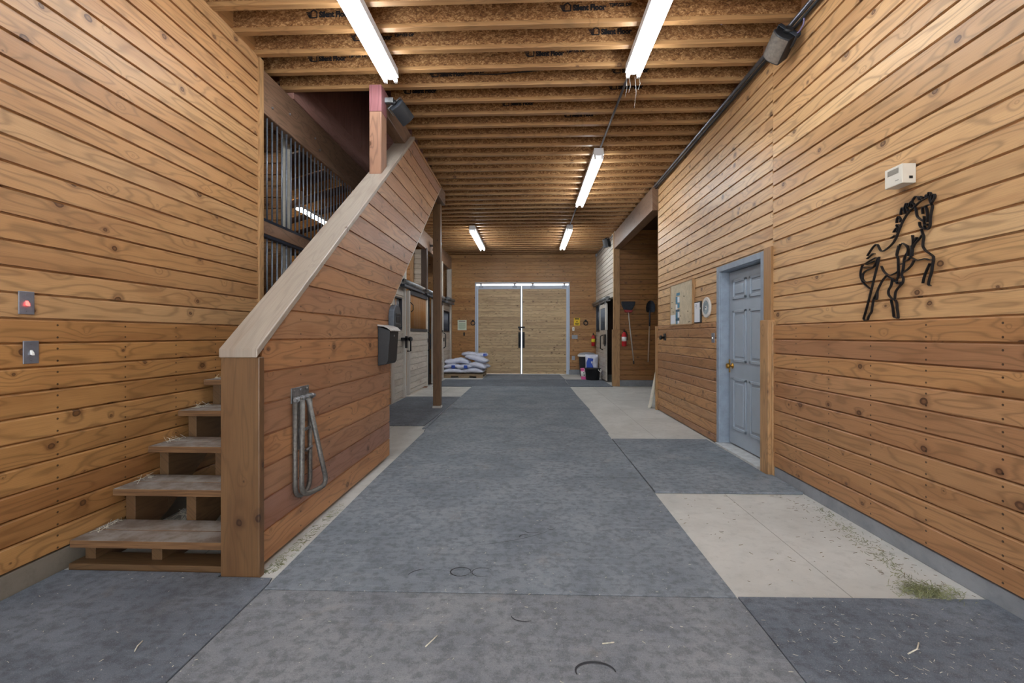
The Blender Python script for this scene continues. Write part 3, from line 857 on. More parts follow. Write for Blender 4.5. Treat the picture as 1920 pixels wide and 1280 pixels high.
for (xa, za, xb, zb, y), w in zip(((1.80, 3.98, 1.88, 4.12, 3.81), (1.67, 3.985, 1.80, 4.08, 4.11), (1.71, 4.0, 1.74, 4.08, 4.42)), ('nearest', 'middle', 'farthest')):
    mb = MB(); mb.tube([(xa, y - .10, za), (xb, y, zb)], .006, 6); mb.lathe([(.011, -.008), (.011, .008)], (xa, y - .10, za), 1, 8)
    o = mb.obj('hook_nail', M['purple']); tag(o, 'slanted metal nail sticking out of a joist by the right wall, %s of three' % w, 'nail', 'nails in the joists')

# ------------------------------------------------------------------ stall grille beside the stairs
gr = thing('stall_grille', 'dark barred stall grille between the left wall and the staircase', 'grille', (-2.57, 4.23, 1.0))
def gp(mb, name, mat, bev=0):
    o = mb.obj(name, mat, None, bev); o.parent = gr; o.matrix_parent_inverse = T(2.57, -4.23, -1.0); return o
GY1 = 8.3
mb = MB(); mb.box(-2.60, -2.54, 4.225, GY1, 2.375, 2.405); gp(mb, 'rail', M['black_frame'], .003)
mb = MB(); mb.box(-2.60, -2.535, 4.225, GY1, 2.255, 2.375); gp(mb, 'rail_board', M['beam'], .003)
mb = MB(); mb.box(-2.60, -2.54, 4.225, GY1, 2.225, 2.255); gp(mb, 'rail', M['black_frame'], .003)
mb = MB(); mb.box(-2.60, -2.54, 4.225, GY1, 1.47, 1.50); gp(mb, 'rail', M['black_frame'], .003)
y = 4.279; i = 0
while y < GY1:
    mb = MB(); mb.tube([(-2.57, y, 2.40), (-2.57, y, 3.43)], .0095, 8); gp(mb, 'bar', M['black_bar'])
    if i < 34:
        mb = MB(); mb.tube([(-2.57, y, 1.495), (-2.57, y, 2.23)], .0095, 8); gp(mb, 'bar', M['black_bar'])
    y += .0902; i += 1
mb = MB(); boards(mb, 1, -2.55, 1, 4.225, GY1, 0, 1.47, .127, .0, cut=False); mb.box(-2.62, -2.572, 4.225, GY1, 0, 1.47, grain=1)
struct(mb, 'wall_stall_low', M['pine_wainscot'], 'plank wall under the stall grille behind the stairs')

# ------------------------------------------------------------------ stall fronts beyond the stairs
def vposts(y, m, label, z1=3.43, w=.14):
    mb = MB(); mb.box(-2.66, -2.52, y, y + w, 0, z1); o = mb.obj('stall_post', m, None, .004)
    return tag(o, label, 'post', 'posts of the stall fronts')
vposts(8.30, M['grey_wood'], 'pale stall post just past the end of the stair wall')
vposts(9.19, M['white_wood'], 'whitish stall post at the near edge of the sliding stall door', 3.43, .09)
vposts(11.12, M['dark_wood'], 'dark stall post between the two sliding stall doors', 3.43, .14)
vposts(13.15, M['grey_wood'], 'pale stall post behind the tall brown floor post', 3.43, .12)
vposts(14.62, M['grey_wood'], 'pale stall post in the corner above the feed bags', 3.43, .16)
def window_bars(add, x, y0, y1, z0, z1, sp=.075, mat='black_bar'):
    n = int((y1 - y0) / sp); first = None
    for i in range(1, n):
        y = y0 + (y1 - y0) * i / n
        if first is None:
            mb = MB(); mb.tube([(x, y, z0), (x, y, z1)], .008, 6); first = add(mb, 'bar', M[mat], 0); y00 = y
        else:
            o = first.copy(); COL.objects.link(o); o.location.y += y - y00
def fixed_panel(name, y0, y1, wy0, wy1, label, ztop=2.12):
    mb = MB()
    boards(mb, 1, -2.56, 1, y0, y1, .03, 1.38, .127, .03, cut=False)
    mb.box(-2.63, -2.58, y0, y1, .03, 1.38, grain=1)
    boards(mb, 1, -2.56, 1, y0, y1, 2.02, 2.36, .127, .03, cut=False); mb.box(-2.63, -2.58, y0, y1, 2.02, 2.36, grain=1)
    if wy0 - y0 > .02: mb.box(-2.63, -2.56, y0, wy0, 1.38, 2.02)
    if y1 - wy1 > .02: mb.box(-2.63, -2.56, wy1, y1, 1.38, 2.02)
    root = mb.obj(name, M['grey_wood']); tag(root, label, 'stall boarding')
    mb = MB(); mb.box(-2.64, -2.545, wy0, wy1, 1.375, 1.41); mb.box(-2.64, -2.545, wy0, wy1, 2.0, 2.03); mb.box(-2.64, -2.545, wy0, wy0 + .03, 1.4, 2.0); mb.box(-2.64, -2.545, wy1 - .03, wy1, 1.4, 2.0)
    mb.obj('window_frame', M['black_frame'], root, .003)
    fr = [q for q in root.children if q.name.startswith('window_frame')][0]
    window_bars(lambda mb, n, m, b: mb.obj(n, m, fr, b), -2.59, wy0 + .03, wy1 - .03, 1.4, 2.0)
    return root
fixed_panel('stall_boarding', 8.44, 9.19, 8.50, 9.05, 'weathered plank stall panel with a dark barred window, beside the mailbox')
fixed_panel('stall_boarding', 13.27, 14.62, 13.35, 14.5, 'weathered plank stall panel with a wide barred window, behind the feed bags')
def stall_door(y0, y1, label, tr0, tr1):
    root = thing('stall_door', label, 'stall door', (-2.49, (y0 + y1) / 2, .04), 'sliding stall doors on the left')
    def add(mb, name, mat, bev=.003):
        o = mb.obj(name, mat, None, bev); o.parent = root; o.matrix_parent_inverse = T(2.49, -(y0 + y1) / 2, -.04); return o
    mb = MB(); boards(mb, 1, -2.475, 1, y0 + .06, y1 - .05, .06, 1.36, .127, .02, cut=False); mb.box(-2.515, -2.497, y0 + .02, y1 - .02, .06, 1.36, grain=1)
    add(mb, 'lower_panel', M['grey_wood'], 0)
    mb = MB(); mb.box(-2.52, -2.465, y0, y0 + .08, .04, 2.20); mb.box(-2.52, -2.465, y1 - .07, y1, .04, 2.20)
    add(mb, 'stile', M['white_wood'])
    mb = MB(); mb.box(-2.52, -2.46, y0 + .08, y1 - .07, 1.36, 1.42); mb.box(-2.52, -2.46, y0 + .08, y1 - .07, 2.13, 2.22); add(mb, 'door_rail', M['black_frame'])
    window_bars(add, -2.49, y0 + .08, y1 - .07, 1.42, 2.13, .07, 'rafter')
    mb = MB(); mb.tube([(-2.455, y0 + .04, 1.96), (-2.40, y0 + .05, 1.90), (-2.40, y0 + .05, 1.80), (-2.44, y0 + .05, 1.76)], .01, 8); add(mb, 'hook', M['black_metal'], 0)
    mb = MB(); mb.tube([(-2.465, y1 - .03, 1.35), (-2.40, y1 - .03, 1.30), (-2.40, y1 - .03, .95), (-2.465, y1 - .03, .90)], .015, 8); mb.box(-2.47, -2.44, y1 - .05, y1 + .02, 1.1, 1.2)
    add(mb, 'door_handle', M['black_metal'], 0)
    mb = MB(); mb.box(-2.5, -2.40, tr0, tr1, 2.225, 2.27)
    t = mb.obj('track_board', M['black_frame'], None, .004); tag(t, 'dark track board over the sliding stall door ' + ('left of the brown floor post' if tr0 < 9 else 'partly hidden by the brown floor post'), 'door track', 'sliding door tracks on the left')
    mb = MB(); mb.tube([(-2.43, tr0 + .05, 2.325), (-2.43, tr1 - .25, 2.325)], .055, 14); mb.box(-2.53, -2.43, tr0 + .05, tr1 - .25, 2.325, 2.37)
    mb.obj('track_cover', M['galv'], t)
    return root
stall_door(9.29, 11.02, 'weathered sliding stall door with barred window, left of the brown floor post', 8.70, 10.40)
stall_door(11.62, 13.05, 'whitish sliding stall door partly behind the brown floor post', 10.67, 13.0)
mb = MB(); mb.box(-2.64, -2.50, 11.02, 11.12, 0, 2.35); o = mb.obj('latch_post', M['post_light']); tag(o, 'narrow brown latch post beside the first sliding stall door', 'post')
mb = MB(); mb.box(-2.50, -2.47, 11.05, 11.10, 1.0, 1.35); mb.obj('latch', M['black_metal'], o, .004)
mb = MB(); mb.box(-2.63, -2.56, 11.26, 11.62, 0.02, 2.3); o = mb.obj('stall_boarding', M['dark_gap']); tag(o, 'narrow black sheet painted as the dark gap between latch post and second stall door', 'stall boarding')  # black sheet stands in for the shade in an open gap
t = MB(); t.tube([(-2.43, 13.4, 2.38), (-2.43, 14.6, 2.38)], .05, 14); t.box(-2.55, -2.43, 13.4, 14.6, 2.375, 2.41); t.box(-2.5, -2.41, 13.4, 14.6, 2.25, 2.31)
o = t.obj('track_cover', M['galv']); tag(o, 'galvanised track cover above the far wide barred window', 'door track', 'sliding door tracks on the left')
mb = MB(); mb.box(-2.66, -2.55, 8.44, 14.62, 2.36, 2.44, grain=1)
struct(mb, 'trim_10', M['grey_wood'], 'weathered rail over the stall doors')

# ------------------------------------------------------------------ far right sliding door
rd = thing('sliding_door', 'pale sliding stall door with a dark window on the far right wall', 'stall door', (2.1, 13.0, .04))
def add(mb, name, mat, bev=.003):
    o = mb.obj(name, mat, None, bev); o.parent = rd; o.matrix_parent_inverse = T(-2.1, -13.0, -.04); return o
mb = MB(); boards(mb, 1, 2.075, -1, 12.42, 13.46, .04, 1.42, .127, .02, cut=False); mb.box(2.097, 2.115, 12.40, 13.48, .04, 1.42, grain=1); add(mb, 'lower_panel', M['grey_wood'], 0)
mb = MB(); mb.box(2.07, 2.12, 12.38, 12.52, 1.42, 2.14); mb.box(2.07, 2.12, 13.36, 13.5, 1.42, 2.14); mb.box(2.07, 2.12, 12.52, 13.36, 2.03, 2.14); add(mb, 'door_frame', M['white_wood'])
mb = MB(); mb.box(2.09, 2.10, 12.52, 13.36, 1.42, 2.03); add(mb, 'window_panel', M['black_frame'], 0)
window_bars(add, 2.08, 12.52, 13.36, 1.42, 2.03, .09)
mb = MB(); mb.tube([(2.07, 12.85, 1.28), (2.0, 12.85, 1.25), (2.0, 12.85, .9), (2.07, 12.85, .87)], .016, 8); add(mb, 'door_handle', M['black_metal'], 0)
mb = MB(); mb.box(2.04, 2.075, 12.36, 12.6, 1.02, 1.3); mb.box(2.03, 2.06, 12.34, 12.42, .98, 1.06); add(mb, 'latch', M['black_metal'], .004)
for y in (12.5, 13.4):
    mb = MB(); mb.box(2.06, 2.09, y - .03, y + .03, 2.1, 2.24); mb.lathe([(.035, 0), (.035, .02)], (2.05, y, 2.22), 0, 12); add(mb, 'roller_hanger', M['galv'])
mb = MB(); mb.box(2.06, 2.16, 12.2, YB - .02, 2.19, 2.22); mb.tube([(2.08, 12.25, 2.27), (2.08, YB - .05, 2.27)], .05, 14); mb.box(2.08, 2.16, 12.25, YB - .05, 2.28, 2.32)
o = mb.obj('track_cover', M['galv']); tag(o, 'bright galvanised track cover above the far right sliding door', 'door track')
mb = MB(); mb.box(XF - .03, XF + .06, 13.42, 14.62, 1.385, 1.43); mb.box(XF - .015, XF + .05, 13.42, 13.46, 1.43, 2.2); mb.box(XF - .015, XF + .05, 14.58, 14.62, 1.43, 2.2)
o = struct(mb, 'window_1', M['black_frame'], 'dark barred window opening of the far right stall', .003)
window_bars(lambda mb, n, m, b: mb.obj(n, m, o, b), XF + .02, 13.46, 14.58, 1.43, 2.2, .09)
# ------------------------------------------------------------------ rubber mats
def mat_(poly, z, m, label, group='rubber mats of the aisle'):
    mb = MB(); mb.prism(poly, 2, .001, z)
    o = mb.obj('rubber_mat', M[m], None, .003)
    return tag(o, label, 'mat', group)
g = .006
mats = [
 ([(-1.312, -.4), (1.0085, -.4), (1.008, 2.236 - g), (-1.322, 2.222 - g)], .014, 'rubber_brown', 'central aisle rubber mat nearest the bottom edge of the photo'),
 ([(-1.322, 2.222), (1.003, 2.236), (1.009, 4.07 - g), (-1.363, 4.07 - g)], .015, 'rubber', 'central rubber mat beside the folded rack on the stair wall'),
 ([(-1.362, 4.07), (1.009, 4.07), (1.007, 5.93 - g), (-1.373, 5.99 - g)], .016, 'rubber', 'central rubber mat level with the grey door'),
 ([(-1.395, 5.99), (1.03, 5.94), (1.02, 7.83 - g), (-1.408, 7.85 - g)], .014, 'rubber', 'central rubber mat level with the end of the stair wall'),
 ([(-1.408, 7.85), (1.035, 7.83), (1.006, 9.52 - g), (-1.41, 9.52 - g)], .015, 'rubber', 'central rubber mat in front of the alcove'),
 ([(-1.41, 9.52), (1.008, 9.52), (1.005, 11.25 - g), (-1.41, 11.22 - g)], .014, 'rubber', 'central rubber mat just before the dark wet looking mat'),
 ([(-1.412, 11.22), (1.003, 11.25), (1.01, 13.02 - g), (-1.405, 13.0 - g)], .015, 'rubber_dark', 'darker central rubber mat between the feed bags and the bins'),
 ([(-1.35, 13.0), (1.035, 13.02), (.98, 14.78), (-1.34, 14.78)], .014, 'rubber', 'last central rubber mat against the double door'),
 ([(-2.52, -.6), (-1.318, -.6), (-1.332, 2.28), (-1.345, 2.332), (-1.635, 2.332), (-1.635, 2.37), (-2.52, 2.37)], .012, 'rubber_dark', 'rubber mat at the foot of the stairs, lower left corner'),
 ([(-2.52, 6.34), (-1.47, 6.34), (-1.44, 7.78), (-2.52, 7.76)], .014, 'rubber_dark', 'dark rubber mat behind the end of the stair wall'),
 ([(-2.52, 7.78), (-1.43, 7.80), (-1.415, 9.34), (-2.52, 9.32)], .012, 'rubber_dark', 'dark rubber mat around the foot of the tall brown post'),
 ([(-1.455, 6.13), (-1.40, 6.13), (-1.424, 7.80), (-1.438, 7.80)], .013, 'rubber', 'narrow rubber strip along the left edge of the central mats'),
 ([(-2.40, 11.22), (-1.415, 11.22), (-1.41, 12.98), (-2.40, 12.98)], .013, 'rubber_dark', 'dark rubber mat in front of the feed bag pallet'),
 ([(1.0135, -.4), (2.20, -.4), (2.20, 2.268), (1.0125, 2.246)], .013, 'rubber_dark', 'rubber mat in the lower right corner of the photo, scattered with straw'),
 ([(1.018, 3.72), (2.195, 3.73), (2.195, 4.19), (2.15, 4.21), (2.15, 5.60), (1.012, 5.59)], .02, 'rubber', 'rubber mat in front of the grey door'),
 ([(1.01, 11.30), (2.07, 11.30), (2.07, 13.06), (1.03, 13.06)], .013, 'rubber_dark', 'dark rubber mat under the black tub by the far right door'),
]
MATS = [mat_(*a) for a in mats]
def arc(o, cx, cy, rx, ry, a0, a1, w=.006, rot=0):
    mb = MB(); n = 14
    z = .0162
    P = []
    for i in range(n + 1):
        a = math.radians(a0 + (a1 - a0) * i / n)
        x, y = rx * math.cos(a), ry * math.sin(a)
        P.append((cx + x * math.cos(rot) - y * math.sin(rot), cy + x * math.sin(rot) + y * math.cos(rot)))
    out, inn = [], []
    for i, (x, y) in enumerate(P):
        a = P[max(i - 1, 0)]; b = P[min(i + 1, n)]
        d = Vector((b[0] - a[0], b[1] - a[1])).normalized(); ww = w * (.35 + .65 * math.sin(PI * i / n))
        out.append(mb.bm.verts.new((x - d.y * ww / 2, y + d.x * ww / 2, z))); inn.append(mb.bm.verts.new((x + d.y * ww / 2, y - d.x * ww / 2, z)))
    for i in range(n): mb.bm.faces.new([out[i], out[i + 1], inn[i + 1], inn[i]])
    q = mb.obj('hoof_print', M['scuff'], o); q['label'] = 'curved black hoof scuff'
    return q
arc(MATS[0], .25, 1.72, .075, .05, 0, 200, .012)
arc(MATS[1], -.365, 2.42, .055, .045, -20, 330, .008); arc(MATS[1], -.25, 2.42, .055, .045, 30, 300, .005)
arc(MATS[1], .02, 2.95, .05, .04, 200, 320, .008); arc(MATS[1], .17, 2.99, .05, .03, 190, 280, .007); arc(MATS[1], -.01, 2.85, .05, .04, 90, 190, .008); arc(MATS[1], .17, 3.46, .06, .03, 190, 330, .007)
arc(MATS[1], -.55, 2.36, .09, .08, 100, 170, .008); arc(MATS[0], -.02, 2.05, .06, .04, 180, 300, .006)
arc(MATS[1], -.6, 3.3, .9, .6, 285, 330, .004)

# ------------------------------------------------------------------ straw and hay (nobody could count it)
def litter(name, mat, label, cat, gen, n, lmin, lmax, w, up=.0):
    mb = MB()
    for i in range(n):
        x, y, z = gen()
        a = random.uniform(0, PI); L = random.uniform(lmin, lmax) / 2
        dz = random.uniform(-up, up) * L
        d = Vector((math.cos(a) * L, math.sin(a) * L, dz)); s = Vector((-math.sin(a), math.cos(a), 0)) * w / 2 * random.uniform(.6, 1.3)
        c = Vector((x, y, z + abs(dz)))
        h = Vector((0, 0, w * .7))
        bend = s.normalized() * random.uniform(-.15, .15) * L
        q = [c - d - s, c - d + s, c + bend + s, c + bend - s, c + d + s, c + d - s]
        v = [mb.bm.verts.new(p) for p in q] + [mb.bm.verts.new(p + h) for p in q]
        for f in ((6, 9, 8, 7), (9, 11, 10, 8), (0, 1, 7, 6), (1, 2, 8, 7), (2, 4, 10, 8), (4, 5, 11, 10), (5, 3, 9, 11), (3, 0, 6, 9)):
            mb.bm.faces.new([v[k] for k in f])
    o = mb.obj(name, mat)
    return tag(o, label, cat, kind='stuff')
def fl():
    y = 1.3 + 9 * random.random() ** 2.2
    return random.uniform(-2.4, 1.0), y if True else 0, .0165
def flc():
    while True:
        x, y, z = fl()
        if x < -1.4 and 2.35 < y < 6.2: continue
        return x, y, z
litter('straw_litter', M['straw'], 'pale straw scraps scattered over the rubber mats', 'straw', flc, 420, .004, .016, .0016)
litter('straw_litter', M['straw'], 'pale straw scraps on the mat at lower right', 'straw', lambda: (random.gauss(1.55, .28), random.gauss(1.85, .25), .0145), 190, .004, .020, .0014)
def hp():
    t = random.random(); r = random.random()
    if r < .74: return min(2.12, random.gauss(1.965, .06)), random.gauss(2.325, .035), abs(random.gauss(0, .012))
    return min(2.17, random.gauss(1.92 + .22 * t, .035)), 2.36 + 1.1 * t ** 1.6, .001
litter('hay_pile', M['hay'], 'small heap of green hay by the curb at lower right', 'hay', hp, 1000, .008, .030, .0018, .8)
litter('hay_litter', M['hay_dark'], 'dark hay crumbs on the bare concrete strip in front of the grey door mat', 'hay', lambda: (random.uniform(1.05, 2.18) if random.random() < .4 else random.gauss(2.05, .1), random.uniform(2.3, 3.7), .001), 190, .004, .03, .002)
litter('hay_litter', M['hay'], 'hay bits on the concrete strip at the foot of the stair wall', 'hay', lambda: (random.uniform(-1.44, -1.37), 2.4 + 1.0 * random.random() ** 1.6, .001), 200, .010, .04, .0018)
litter('hay_litter', M['straw'], 'hay caught under the lowest stairs', 'hay', lambda: (random.uniform(-2.44, -1.75), random.uniform(2.62, 3.2), .002 + random.random() * .05), 420, .03, .12, .0025, .8)
litter('hay_litter', M['straw'], 'hay wisps on the stair treads along the left wall', 'hay', lambda: (lambda i: (random.uniform(-2.485, -2.44), 2.44 + .2553 * i + random.uniform(.05, .22), .160 + .1945 * i))(random.randint(0, 4)), 80, .015, .06, .002, .8)
def twig(pts, label):
    mb = MB(); mb.tube([(x, y, .0175) for x, y in pts], .0026, 6); o = mb.obj('twig', M['straw']); tag(o, label, 'twig', 'pale twigs lying on the mats')
twig([(-.42, 1.83), (-.40, 1.87), (-.385, 1.90)], 'pale curved twig on the near central mat, left of centre')
twig([(.30, 1.875), (.35, 1.885)], 'short thick pale twig on the near central mat, right of centre')
twig([(1.50, 1.86), (1.56, 1.89), (1.60, 1.93)], 'pale twig on the lower right mat')
twig([(-1.595, 1.82), (-1.59, 1.79), (-1.575, 1.76)], 'white twig on the mat at the foot of the stairs')

# ------------------------------------------------------------------ wall switches
def switch(y, z, lit, label):
    root = thing('light_switch', label, 'switch', (XL, y, z), 'steel switch plates on the left wall')
    mb = MB(); mb.box(0, .006, -.036, .036, -.058, .058); mb.obj('plate', M['plate'], root, .002)
    mb = MB(); mb.hexa([(.005, -.006, -.012), (.018, -.006, -.016), (.018, .006, -.016), (.005, .006, -.012), (.005, -.006, .012), (.016, -.006, -.004), (.016, .006, -.004), (.005, .006, .012)])
    o = mb.obj('toggle', M['red_lamp'] if lit else M['white_plastic'], root, .001)
    o['label'] = 'glowing red toggle' if lit else 'white toggle'
    for s in (-1, 1):
        mb = MB(); mb.lathe([(.0035, 0), (.003, .002)], (.006, 0, s * .041), 0, 10); mb.obj('screw', M['steel'], root)
switch(2.195, 1.442, True, 'steel switch plate with a red glowing toggle, upper of two on the left wall')
switch(2.216, 1.193, False, 'steel switch plate with a white toggle, lower of two on the left wall')

# ------------------------------------------------------------------ folded saddle rack on the stair wall
sr = thing('saddle_rack', 'folded grey tubular saddle rack hanging on the stair wall', 'saddle rack', (XS, 2.84, .9))
def A(mb, name, mat, bev=.002):
    o = mb.obj(name, mat, None, bev); o.parent = sr; o.matrix_parent_inverse = T(-XS, -2.84, -.9); return o
mb = MB(); mb.box(XS, XS + .006, 2.715, 2.935, .86, .955); mb.box(XS, XS + .005, 2.795, 2.855, .56, .87); A(mb, 'back_plate', M['galv'])
x = XS + .03
def bend(pts, r=.05, n=6):
    """round off the inner corners of a 3-D polyline"""
    P = [Vector(p) for p in pts]; out = [P[0]]
    for a, b, c in zip(P, P[1:], P[2:]):
        u = (a - b); v = (c - b); d = min(r, u.length * .49, v.length * .49)
        p0 = b + u.normalized() * d; p1 = b + v.normalized() * d
        for i in range(n + 1):
            t = i / n; out.append(p0 * (1 - t) ** 2 + b * (2 * t * (1 - t)) + p1 * t ** 2)
    out.append(P[-1]); return out
mb = MB(); mb.tube(bend([(x - .012, 2.735, .90), (x - .012, 2.735, .275), (x - .012, 2.925, .275), (x - .012, 2.925, .90)], .09), .0145, 10); A(mb, 'wall_loop', M['rack'], 0)
mb = MB(); mb.tube([(x, 2.71, .885), (x, 2.96, .885)], .012, 10); A(mb, 'hinge_rod', M['galv'], 0)
for y in (2.745, 2.80, 2.865, 2.92):
    mb = MB(); mb.tube([(x, y - .012, .885), (x, y + .012, .885)], .018, 10); A(mb, 'hinge_knuckle', M['steel'], 0)
mb = MB(); mb.tube(bend([(x + .025, 2.752, .88), (x + .02, 2.752, .285), (x + .075, 2.985, .285), (x + .03, 2.815, .88)], .075), .0155, 10); A(mb, 'swing_arm', M['rack'], 0)
mb = MB(); mb.tube([(x + .015, 2.745, .69), (x + .015, 2.86, .69)], .011, 8); mb.tube([(x, 2.845, .545), (x, 2.925, .555)], .009, 8); A(mb, 'cross_bar', M['galv'], 0)
for y in (2.745, 2.825, 2.905):
    mb = MB(); mb.lathe([(.008, 0), (.008, .004), (.003, .006)], (XS + .006, y, .935), 0, 8); A(mb, 'bolt', M['steel'], 0)

# ------------------------------------------------------------------ mailbox and hose hanger at the end of the stair wall
mx = thing('mailbox', 'black wall mailbox with a grey lid at the far end of the stair wall', 'mailbox', (XS, 4.46, 1.18))
def A(mb, name, mat, bev=.003):
    o = mb.obj(name, mat, None, bev); o.parent = mx; o.matrix_parent_inverse = T(-XS, -4.46, -1.18); return o
mb = MB(); mb.prism([(XS, .985), (XS + .085, 1.0), (XS + .10, 1.03), (XS + .118, 1.30), (XS + .118, 1.325), (XS, 1.365)], 1, 4.31, 4.60); A(mb, 'box', M['black_plastic'], .006)
mb = MB(); mb.prism([(XS, 1.366), (XS + .06, 1.360), (XS + .10, 1.345), (XS + .135, 1.315), (XS + .138, 1.325), (XS + .105, 1.358), (XS + .06, 1.374), (XS, 1.382)], 1, 4.295, 4.615); A(mb, 'lid', M['mailbox_lid'], .002)
mb = MB(); mb.lathe([(.010, 0), (.010, .006), (.004, .008)], (XS + .115, 4.45, 1.275), 0, 12); A(mb, 'lock', M['steel'], 0)
hh = thing('hose_hanger', 'dark grey arched hose hanger at the end of the stair wall, above the mailbox', 'hose hanger', (XS, 4.78, 1.48))
mb = MB()
arch = [(4.635, 1.36), (4.905, 1.36)] + [(4.77 + .135 * math.cos(a), 1.475 + .125 * math.sin(a)) for a in [PI * i / 14 for i in range(15)]]
mb.prism(arch, 0, XS, XS + .06); o = mb.obj('housing', M['grey_plastic'], None, .008); o.parent = hh; o.matrix_parent_inverse = T(-XS, -4.78, -1.48)
mb = MB()
mb.box(XS + .059, XS + .068, 4.67, 4.87, 1.375, 1.40); mb.box(XS + .059, XS + .068, 4.67, 4.69, 1.40, 1.50); mb.box(XS + .059, XS + .068, 4.85, 4.87, 1.40, 1.50); mb.box(XS + .059, XS + .068, 4.69, 4.85, 1.49, 1.51); mb.box(XS + .059, XS + .066, 4.715, 4.825, 1.415, 1.475)
o = mb.obj('face_ribs', M['black_plastic'], None, .002); o.parent = hh; o.matrix_parent_inverse = T(-XS, -4.78, -1.48)
mb = MB()
mb.box(-2.475, -2.44, 9.0, 9.07, 1.02, 1.26); mb.tube([(-2.44, 9.03, 1.22), (-2.37, 9.03, 1.22), (-2.37, 9.03, .96), (-2.44, 9.03, .96)], .016, 8); mb.lathe([(.045, 0), (.05, .03), (.03, .06)], (-2.43, 9.16, 1.2), 0, 14); mb.box(-2.56, -2.43, 9.0, 9.2, 1.17, 1.23)
o = mb.obj('stall_latch', M['black_metal']); tag(o, 'black latch handle with a knob on the weathered stall panel by the mailbox', 'latch')

# ------------------------------------------------------------------ horse silhouette of bent flat bar
def hz(px, py):
    # tracing grid of the sculpture -> metres on the wall plane
    u = (px - 960) / 853.0; v = -(py - 628) / 853.0
    c, s = math.cos(math.atan(32 / 853)), math.sin(math.atan(32 / 853))
    X = u * c - s; t = (XR - .004) / X
    return ((u * s + c) * t, 1.28 + v * t)
S1 = [[(240,1275),(300,1180),(345,1120),(385,1085),(410,1100),(435,1160),(460,1200),(490,1205),(560,1160),(640,1090),(700,1000),(740,890),(800,740),(870,620),(940,540),(1010,480),(1080,410),(1150,370),(1240,325)],
 [(1275,425),(1265,370),(1285,290),(1320,285),(1325,340),(1275,425)], [(1240,325),(1245,390),(1270,450)],
 [(1180,345),(1182,290),(1215,335),(1225,255),(1255,265),(1250,320)],
 [(1175,480),(1240,450),(1290,470),(1270,560),(1250,680),(1250,790),(1220,850),(1170,855),(1150,790)],
 [(1175,480),(1200,560),(1210,660),(1195,740)], [(1130,605),(1120,500),(1165,495)],
 [(1015,500),(1025,570),(1040,650),(1090,690),(1135,720)], [(1150,640),(1152,780),(1195,790),(1220,760)],
 [(1075,735),(1080,790),(1110,830),(1155,845)],
 [(620,995),(680,950)], [(660,900),(710,820),(745,830),(710,900)], [(740,830),(705,790),(720,770),(765,790)], [(710,750),(715,690),(740,635),(778,690),(765,740)],
 [(775,620),(780,560),(800,495),(835,545),(850,600)], [(830,540),(860,430),(890,440),(870,510),(900,560)], [(905,490),(930,420),(965,390),(950,450),(940,510)], [(940,500),(960,420),(1005,465)],
 [(965,390),(1010,320),(1055,325),(1078,385)], [(1100,320),(1110,365),(1145,330)],
 [(1105,850),(1130,920),(1150,980),(1132,1050),(1130,1130),(1180,1200),(1260,1250),(1300,1285)],
 [(965,945),(975,1040),(965,1160),(955,1280)], [(1125,940),(1060,1020),(1000,1080),(972,1150)], [(1035,975),(1000,1050)],
 [(775,1085),(740,1150),(712,1270)], [(800,1070),(860,1100),(900,1160),(885,1280)]]
S2 = [[(1300,175),(1300,250),(1280,330),(1275,420),(1240,520),(1215,625),(1250,645)], [(1245,285),(1190,400),(1150,510),(1130,605)], [(1060,235),(1180,205),(1230,235),(1310,225)],
 [(955,0),(950,100),(940,180),(900,230),(840,250)], [(935,190),(1040,240),(1060,235)], [(990,235),(950,320),(880,390),(815,430)],
 [(745,0),(705,150),(735,200),(735,320),(740,500),(705,560),(715,610),(755,622),(800,590)],
 [(885,0),(900,90),(840,180),(825,270),(815,380),(785,480),(820,520),(810,600),(740,670),(690,740),(680,860)], [(770,300),(825,285)], [(620,475),(690,445),(745,405)],
 [(465,330),(500,410),(560,470),(620,475)],
 [(430,180),(400,330),(360,480),(320,650),(270,850),(230,1000),(195,1120),(178,1170),(200,1205),(245,1190)], [(550,480),(480,560),(420,680),(380,780),(340,860),(315,1000),(310,1060),(262,1130),(245,1190)], [(400,730),(398,860),(355,870)],
 [(560,490),(640,530),(690,580),(780,582)], [(640,540),(625,640),(575,720),(580,790),(640,860),(700,880)], [(620,870),(650,1000),(660,1100),(665,1145),(725,1165)], [(690,870),(715,930),(715,1000),(732,1090),(735,1165)],
 [(375,195),(290,240),(210,290)], [(235,215),(330,128),(355,130)], [(160,320),(130,420),(130,500),(170,590),(230,650),(285,690)], [(415,190),(380,290),(330,360),(220,400),(170,450),(160,540),(210,590),(315,570)], [(170,360),(230,340),(315,345)], [(220,310),(350,250)], [(170,310),(150,340)]]
mb = MB()
for S, oy in ((S1, 330), (S2, 460)):
    for st_ in S:
        P = []
        for a, b in zip(st_, st_[1:]):
            P += [(a[0] + (b[0] - a[0]) * k / 3, a[1] + (b[1] - a[1]) * k / 3) for k in range(3)]
        P.append(st_[-1])
        for _ in range(1):
            P = [P[0]] + [tuple((P[i - 1][j] + 2 * P[i][j] + P[i + 1][j]) / 4 for j in (0, 1)) for i in range(1, len(P) - 1)] + [P[-1]]
        mb.ribbon([(XR - .003, *hz(1600 + p[0] / 8.533, oy + p[1] / 8.533)) for p in P], (-1, 0, 0), .0145, .0042)
o = mb.obj('horse_sculpture', M['black_metal']); tag(o, 'black metal horse outline hanging on the right plank wall', 'wall art')

